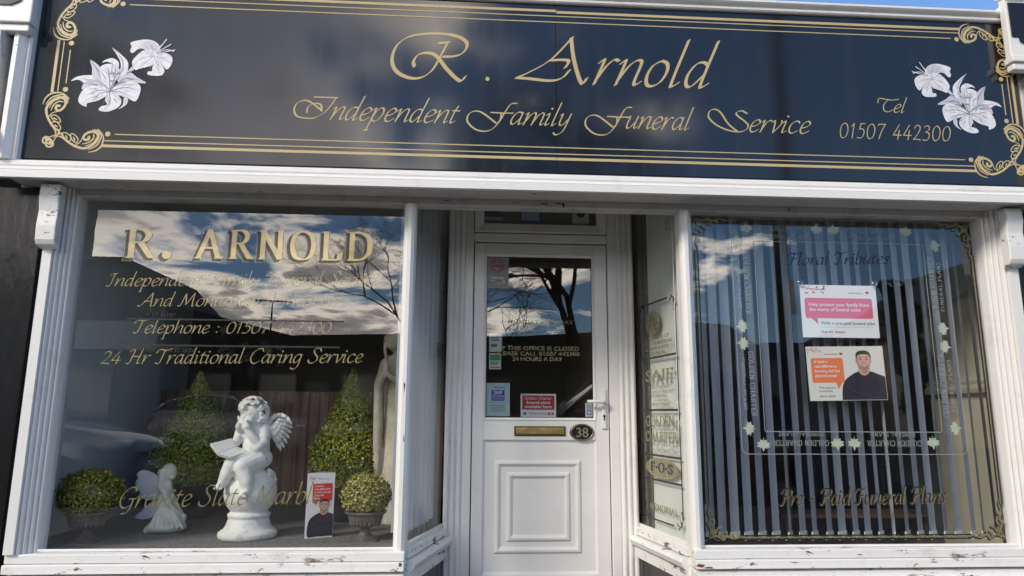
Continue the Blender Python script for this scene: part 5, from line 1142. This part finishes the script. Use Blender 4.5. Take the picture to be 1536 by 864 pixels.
# tall praying angel
sa = thing('praying_angel_statue', 'tall sandy stone robed angel with praying hands behind the corner post', 'statue', (-.505, 1.00, .382))
b = MB()
b.limb([(0, 0, .0), (.0, 0, .25), (.005, 0, .62), (.0, 0, .86), (0, 0, 1.02), (.0, 0, 1.12)], [.125, .118, .105, .088, .082, .05], 20)
for i in range(26):
    a = 2*pi*i/26; b.limb([(cos(a)*.080, sin(a)*.075, .82), (cos(a)*.108, sin(a)*.10, .40), (cos(a+.1)*(.128+.01*(i % 2)), sin(a+.1)*.125, .0)], [.010, .014, .018], 8)
b.ell((0, 0, 1.07), (.115, .075, .075)); hs = Vector((-.035, -.03, 1.225)); b.ell(hs, (.062, .066, .078)); b.ell(hs+Vector((-.005, .012, .014)), (.074, .072, .082)); b.ell(hs+Vector((-.018, -.058, -.008)), (.010, .014, .016)); b.ell(hs+Vector((-.012, -.046, -.038)), (.022, .018, .016))
for i in range(10): b.limb([hs+Vector((-.07+.015*sin(i), -.02+i*.008, .03)), hs+Vector((-.078, -.02+i*.008, -.06)), hs+Vector((-.06, -.03+i*.008, -.14))], [.012, .013, .008], 8)
for s_ in (-1, 1):
    b.limb([(s_*.10-.01, .0, 1.06), (s_*.125-.02, -.07, .90), (-.085+s_*.016, -.155, .985)], [.045, .040, .022]); b.limb([(-.085+s_*.010, -.155, .985), (-.088+s_*.008, -.165, 1.09)], [.016, .008])
    b.limb([(s_*.120-.03, -.06, .93), (s_*.11-.03, -.08, .70), (s_*.105-.03, -.08, .40), (s_*.10-.03, -.075, .32)], [.036, .040, .036, .026])
carve(b, 'angel_figure', M['stone3'], sa, .008, 2)
for s_ in (-1, 1):
    part('wing', M['stone3'], sa, lambda b: (b.limb([(s_*.04, .08, 1.0), (s_*.10, .11, 1.12), (s_*.11, .12, 1.0), (s_*.10, .11, .75), (s_*.07, .10, .5)], [.02, .022, .025, .02, .01], 10), b.ell((s_*.08, .10, .85), (.045, .014, .25))), smooth=True)

sa.scale = (.80, .85, .93)
# ------------------------------------------------------------------ things in the dark rooms behind
def flower_heap(label, x, y, z, s_, n, seed, cat='flowers', mt='petal', stand=True):
    t = thing('flower_arrangement', label, cat, (x, y, z)); rg = random.Random(seed)
    def blooms(b):
        for _ in range(n):
            d = Vector((rg.gauss(0, 1), rg.gauss(0, .8), rg.gauss(0, .9)))*.42*s_; d.z = abs(d.z)*.9
            r_ = rg.uniform(.03, .05)*s_*2
            for k in range(6):
                a = k*pi/3+rg.uniform(0, .5); dv = Vector((cos(a), -.5, sin(a))).normalized(); sv = Vector((-sin(a), -.1, cos(a))); b.add([d, d+dv*r_*.6+sv*r_*.28, d+dv*r_+Vector((0, -.01, 0)), d+dv*r_*.6-sv*r_*.28], [(0, 1, 2, 3)])
    part('blooms', M[mt], t, blooms, kind='stuff')
    def pos(g): d = Vector((g.gauss(0, 1), g.gauss(0, 1), g.gauss(0, 1)))*.38*s_; d.z = abs(d.z)*.9-.1*s_; return d, Vector((0, 0, 1))
    part('leaves', M['leafg'], t, lambda b: leaves(b, rg, int(n*9), pos, .075*s_*1.6), kind='stuff')
    part('vase', M['darkpot'], t, lambda b: b.lathe([(.0, -.40*s_), (.09*s_, -.40*s_), (.13*s_, -.2*s_), (.07*s_, -.02), (.10*s_, .03), (0, .02)], 18), smooth=True)
    if stand: part('stand', M['wirem'], t, lambda b: (b.tube([(0, 0, -.4*s_), (0, 0, .11-z)], .02, 8), b.lathe([(0, .10-z), (.16, .10-z), (.14, .13-z), (0, .14-z)], 18)))
flower_heap('white flowers in a dark vase in the shadows behind the left curtain', -1.93, 2.6, 1.50, .55, 22, 3)
flower_heap('cream silk flowers in a dark vase behind the right blind', 3.75, 2.3, 1.36, .75, 30, 9)
ac = thing('armchair', 'black leather armchair in the room behind the right blind', 'armchair', (3.35, 2.0, .10), radians(20))
for nm, bx in (('seat', (-.30, .30, -.30, .30, .22, .42)), ('backrest', (-.30, .30, .22, .36, .43, .92)), ('arm', (-.40, -.302, -.32, .34, .10, .62)), ('arm', (.302, .40, -.32, .34, .10, .62))):
    part(nm, M['leather'], ac, lambda b: b.box(*bx), bevel=.03)
for sx in (-.33, .33):
    for sy in (-.26, .26): part('leg', M['chrome'], ac, lambda b: b.tube([(sx, sy, 0), (sx, sy, .10)], .018, 8))
dk = thing('desk', 'brown office desk standing in the room behind the right blind', 'desk', (2.1, 2.9, .10))
M['deskw'] = mat('brown_desk_veneer', (.16, .10, .06), .4, var=.3, vscale=4, stretch=(1, 8, 8))
part('top', M['deskw'], dk, lambda b: b.box(-.75, .75, -.38, .38, .70, .735), bevel=.004); part('panel', M['deskw'], dk, lambda b: b.box(-.70, .70, -.30, -.27, .1, .698)); 
for sx in (-.73, .70): part('leg', M['deskw'], dk, lambda b: b.box(sx, sx+.03, -.34, .34, 0, .698))
wt = thing('display_shelf', 'low dark shelf behind the blind at the right end of the window', 'shelf', (2.55, 1.05, .10))
part('top', M['deskw'], wt, lambda b: b.box(-.55, .50, -.10, .18, .30, .32)); part('leg', M['deskw'], wt, lambda b: b.box(-.52, -.49, -.08, .16, 0, .298)); part('leg', M['deskw'], wt, lambda b: b.box(.45, .48, -.08, .16, 0, .298))
# ------------------------------------------------------------------ across the street, seen in the glass
M['frameg'] = mat('grey_window_frame', (.14, .14, .14), .6)
def win(b_, t, x, z, w, h, y, label=None):
    o = MB(); frame4(o, x, x+w, z, z+h, .06, y+.05, y-.02); f = o.build('window', M['frameg'], t); p = MB(); p.add([(x+.05, y-.0, z+.05), (x+w-.05, y, z+.05), (x+w-.05, y, z+h-.05), (x+.05, y, z+h-.05)], [(0, 1, 2, 3)]); p.build('pane', M['wglass'], f)
g1 = thing('house', 'grey rendered house with a gable and pale shop board across the street', 'house', (-14, -20, 0))
part('wall', M['render'], g1, lambda b: b.prism([(-6, 0), (3.75, 0), (3.75, 4.55), (2.3, 6.05), (-6, 6.05)], -6, 0, 'y'))
part('roof', M['slate'], g1, lambda b: (b.prism([(-6.2, 6.06), (2.4, 6.06), (2.3, 6.22), (-6.2, 6.22)], -6.2, .2, 'y'), b.prism([(2.35, 6.15), (3.95, 4.50), (3.95, 4.42), (2.2, 6.05)], -6.2, .2, 'y')))
part('shop_board', M['palesign'], g1, lambda b: b.box(-6, 3.6, .02, .16, 3.1, 4.05))
for x in (-5, -2.4, .2): win(None, g1, x, .7, 2.1, 2.0, .03)
for x in (-4.6, -1.6): win(None, g1, x, 4.4, 1.1, 1.2, .03)
g2 = thing('house', 'long low dark clad building with a sloping roof end across the street', 'house', (-2, -20.6, 0))
part('wall', M['darkclad'], g2, lambda b: b.prism([(-8.2, 0), (9.8, 0), (9.8, 4.35), (4.0, 3.95), (-4.2, 3.72), (-8.2, 4.72)], -7, 0, 'y'))
for x in (-7.4, -5.2, -2.4, .2, 2.8, 5.6, 7.6): win(None, g2, x, 1.0, 1.3, 1.4, .03)
part('door', M['frameg'], g2, lambda b: b.box(-3.6, -2.8, .01, .05, 0, 2.1))
part('television_aerial', M['wirem'], g2, lambda b: (b.tube([(-5.2, -1, 4.0), (-5.2, -1, 5.1)], .03, 5), b.tube([(-5.8, -1, 5.1), (-4.5, -1, 5.05)], .03, 5)))
g3 = thing('house', 'sand rendered gabled house at the right end across the street', 'house', (17.5, -20, 0))
part('wall', M['sandrender'], g3, lambda b: b.prism([(-2.6, 0), (8.5, 0), (8.5, 4.2), (3.2, 7.2), (1.0, 5.55), (-2.6, 3.95)], -7, 0, 'y'))
part('roof', M['slate'], g3, lambda b: (b.prism([(-2.9, 3.85), (1.0, 5.6), (3.2, 7.25), (3.2, 7.42), (.9, 5.78), (-2.9, 4.02)], -7.2, .25, 'y'), b.prism([(3.2, 7.25), (8.8, 4.1), (8.8, 4.26), (3.2, 7.42)], -7.2, .25, 'y')))
for x in (-1.6, .9, 3.6): win(None, g3, x, 1.0, 1.3, 1.5, .03)
g4 = thing('house', 'dark low outbuilding between the long building and the sand house across the street', 'house', (11.3, -22, 0))
part('wall', M['render'], g4, lambda b: b.prism([(-3.4, 0), (3.5, 0), (3.5, 3.9), (-.4, 3.75), (-1.4, 4.5), (-3.4, 4.6)], -5, 0, 'y'))
win(None, g4, -2.2, 1, 1.4, 1.4, .03)
far = MB()
rgf = random.Random(5)
for i in range(46):
    x = -120+i*5.4; h = rgf.uniform(3.2, 5.0); far.prism([(x, 0), (x+5.3, 0), (x+5.3, h), (x+2.6, h+rgf.uniform(.3, 1.4)), (x, h)], -48, -42, 'y')
o = far.build('distant_terrace', M['render']); tag(o, 'far row of low grey houses beyond the street buildings', 'terrace'); o['kind'] = 'stuff'

def tree(label, x, y, h, spread, seed, depth=7, lean=0., thin=1.):
    t = thing('bare_tree', label, 'tree', (x, y, 0)); rg = random.Random(seed); tr = MB(); cw = MB(); cnt = [0]
    def grow(p, d, L_, r, k):
        if k == 0 or r < .0025 or cnt[0] > 15000: return
        cnt[0] += 1; m = p+d*L_*.5+Vector((rg.uniform(-1, 1), rg.uniform(-1, 1), rg.uniform(-.4, .6)))*L_*.10; e_ = p+d*L_
        (tr if k >= depth-1 else cw).tube([p, m, e_], [r, r*.88, r*.74], 6 if k > 5 else 3, caps=False)
        n_ = 3 if rg.random() < .62 else 2
        for i in range(n_):
            ax = Vector((rg.gauss(0, 1), rg.gauss(0, 1), rg.gauss(0, .5))).normalized(); nd = (d+ax*rg.uniform(.35, .85)*spread+Vector((0, 0, .06))).normalized()
            grow(e_ if i else m.lerp(e_, rg.uniform(.5, 1)), nd, L_*rg.uniform(.68, .86), r*rg.uniform(.56, .76), k-1)
    grow(Vector((0, 0, 0)), Vector((lean, 0, 1)).normalized(), h*.26, h*.0145*thin, depth)
    tr.build('trunk', M['bark'], t); cw.build('crown', M['bark'], t)
tree('large bare winter tree across the street behind the photographer', 2.9, -12.6, 9.5, 1.3, 7, 9)
tree('bare winter tree further left across the street', -1.3, -15.6, 8.0, 1.3, 21, 9, thin=.65)
st = thing('pollarded_tree', 'ivy covered pollarded tree stump across the street', 'tree', (10.3, -12, 0))
part('trunk', M['bark'], st, lambda b: b.tube([(.5, 0, 0), (.2, 0, 1.6), (-.05, 0, 2.8), (-.1, 0, 4.1)], [.30, .25, .22, .26], 10))
part('limb', M['bark'], st, lambda b: b.tube([(.0, 0, 2.3), (.5, 0, 2.2), (.9, 0, 2.35)], [.1, .08, .06], 8))
rgi = random.Random(3)
def ivp(g): z = g.uniform(.3, 4.25); a = g.uniform(0, 6.28); r = .30+.10*g.random()+.08*sin(z*6); return Vector((.5-.15*z+r*cos(a) if z < 4 else -.1+r*cos(a), r*sin(a), z)), Vector((cos(a), sin(a), .2))
part('ivy', M['ivy'], st, lambda b: leaves(b, rgi, 2600, ivp, .11), kind='stuff')
lp_ = thing('lamp_post', 'tall dark lamp post with small signs at the kerb behind the photographer', 'lamp post', (5.6, -8.2, -.12))
part('post', M['pole'], lp_, lambda b: b.tube([(0, 0, 0), (0, 0, 1.2), (0, 0, 1.25), (.05, 0, 11)], [.15, .15, .125, .11], 12)); part('lamp_head', M['pole'], lp_, lambda b: b.box(-.1, .75, -.12, .12, 10.95, 11.1), bevel=.03)
part('sign_plate', M['paper'], lp_, lambda b: b.box(-.02, .32, -.14, -.12, 3.0, 3.65)); part('sign_plate', M['redd'], lp_, lambda b: b.box(.02, .28, -.145, -.141, 3.05, 3.3)); part('bracket', M['pole'], lp_, lambda b: b.box(-.45, .35, -.10, .10, 2.15, 2.45))

def car(label, x, y, rz, paint, L_=4.2, Wd=1.75, Hh=1.5, suv=0.):
    """nose towards local -x; lower body and greenhouse lofted from side stations"""
    t = thing('parked_car', label, 'car', (x, y, -.11), rz); h = L_/2
    # station: x, z sill, z belt, half width
    ST = [(-h, .45, .62, .62), (-h+.06, .28, .74+suv*.3, .74), (-h+.35, .22, .84+suv*.5, .82), (-h+1.0, .20, .95+suv*.6, .86), (-h+1.35, .20, 1.0+suv*.6, .87), (0, .20, 1.0+suv*.6, .875), (h-1.0, .20, 1.04+suv*.6, .87), (h-.4, .22, 1.06+suv*.6, .85), (h-.08, .3, 1.0+suv*.6, .80), (h, .45, .9+suv*.4, .72)]
    b = MB(); vs = []; 
    for (sx, z0, z1, w) in ST:
        w *= Wd/1.75; vs += [(sx, -w*.9, z0), (sx, -w, z0+.14), (sx, -w*1.0, (z0+z1)/2+.05), (sx, -w*.97, z1-.06), (sx, -w*.88, z1), (sx, 0, z1+.03), (sx, w*.88, z1), (sx, w*.97, z1-.06), (sx, w, (z0+z1)/2+.05), (sx, w, z0+.14), (sx, w*.9, z0)]
    n = 11; fs = [(i*n+j, i*n+(j+1) % n, (i+1)*n+(j+1) % n, (i+1)*n+j) for i in range(len(ST)-1) for j in range(n)]+[tuple(range(n))[::-1], tuple((len(ST)-1)*n+j for j in range(n))]
    b.add(vs, fs); bd = b.build('body', M[paint], t, smooth=True, bevel=0); md = bd.modifiers.new('s', 'SUBSURF'); md.levels = 1; md.render_levels = 1
    GH = [(-h+1.25, .02, .80), (-h+2.0, Hh-1.03-.02, .62), (-h+2.5, Hh-1.0, .64), (h-1.1, Hh-1.0, .64), (h-.55, Hh-1.12, .60), (h-.15, .02, .70)]
    b = MB(); vs = []; zb = .98+suv*.6
    for i, (sx, dz, w) in enumerate(GH): w *= Wd/1.75; zt = zb+max(.03, dz-suv*.6+.0); vs += [(sx if 0 < i < 5 else sx, -.80*Wd/1.75, zb-.04), (sx, -w, zt), (sx, 0, zt+.03), (sx, w, zt), (sx, .80*Wd/1.75, zb-.04)]
    n = 5; b.add(vs, [(i*n+j, i*n+j+1, (i+1)*n+j+1, (i+1)*n+j) for i in range(5) for j in range(4)]+[(0, 1, 2, 3, 4), (29, 28, 27, 26, 25)]); b.build('windows', M['wglass'], t, smooth=False)
    b = MB(); i0, i1 = 1, 4
    rf = [(GH[i][0], zb+GH[i][1]-suv*.6+.012, GH[i][2]*Wd/1.75) for i in range(1, 5)]
    vs = []
    for (sx, z, w) in rf: vs += [(sx, -w-.01, z-.02), (sx, -w*.9, z+.025), (sx, 0, z+.045), (sx, w*.9, z+.025), (sx, w+.01, z-.02)]
    b.add(vs, [(i*5+j, i*5+j+1, (i+1)*5+j+1, (i+1)*5+j) for i in range(3) for j in range(4)])
    for s_ in (-1, 1):
        for (xa, za, wa), (xb, zb_, wb) in (((-h+1.22, zb-.02, .82), (-h+2.0, rf[0][1], .64)), ((h-.12, zb, .74), (h-.55, rf[3][1], .62)), ((.15, zb-.02, .82), (.10, rf[1][1], .65)), ((h-1.25, zb-.02, .82), (h-1.2, rf[2][1], .65))):
            b.tube([(xa, s_*wa*Wd/1.75, za), (xb, s_*wb*Wd/1.75, zb_)], .035, 6)
    b.build('roof', M[paint], t, smooth=True)
    for sx in (-h+.82, h-.82):
        for s_ in (-1, 1):
            w = MB(Matrix.Translation((sx, s_*Wd*.46, .32)) @ Matrix.Rotation(pi/2, 4, 'X')); w.lathe([(.19, -.10), (.30, -.10), (.325, -.07), (.325, .07), (.30, .10), (.19, .10)], 22); ty = w.build('wheel', M['rubber'], t)
            w = MB(Matrix.Translation((sx, s_*Wd*.46, .32)) @ Matrix.Rotation(pi/2, 4, 'X')); w.lathe([(.0, -.09), (.195, -.085), (.195, .085), (.0, .09)], 16); w.build('rim', M['chrome'], ty)
    for s_ in (-1, 1):
        part('headlight', M['lampglass'], t, lambda b: b.ell((-h+.22, s_*Wd*.37, .70+suv*.3), (.20, .17, .085)), smooth=True)
        part('tail_light', M['taillamp'], t, lambda b: b.ell((h-.10, s_*Wd*.42, .86+suv*.4), (.10, .10, .13)), smooth=True)
        part('wing_mirror', M[paint], t, lambda b: b.ell((-h+1.55, s_*Wd*.53, 1.06+suv*.5), (.09, .11, .07)), smooth=True)
    part('number_plate', M['paper'], t, lambda b: b.box(-h-.02, -h+.02, -.26, .26, .42, .53), bevel=.004); part('grille', M['rubber'], t, lambda b: b.box(-h+.01, -h+.06, -.5, .5, .54, .66), bevel=.01)
    return t
car('dark grey tall car parked at the kerb behind the photographer', 2.3, -6.3, 0, 'cardark', 4.4, 1.85, 1.78, .25)
car('silver hatchback parked at the kerb to the left behind the photographer', -6.4, -6.2, pi, 'carsilver', 4.2, 1.75, 1.45, .1)
car('white hatchback parked on the far side of the street', -6.3, -15.8, pi, 'carwhite', 4.1, 1.75, 1.62, .35)
car('small dark car parked on the far side of the street', -2.0, -16.0, 0, 'cardark', 4.0, 1.72, 1.5, .2)

GR = {'display_window': 'large display windows', 'side_window': 'side windows of the entrance', 'pilaster': 'pilasters at the ends of the sign', 'neighbour_building': 'neighbouring shop fronts', 'poster': 'posters inside the right window', 'suction_cup': 'suction cups holding the posters',
      'topiary_ball': 'box balls in urns', 'topiary_cone': 'clipped box cones', 'house': 'houses across the street', 'bare_tree': 'bare trees across the street', 'parked_car': 'cars parked in the street', 'fanlight_notice': 'notices in the fanlight', 'vertical_blind': 'vertical blinds', 'flower_arrangement': 'flowers in the rooms behind'}
for o in list(bpy.data.objects):
    k_ = o.name.split('.')[0]
    if o.parent is None and k_ in GR: o['group'] = GR[k_]
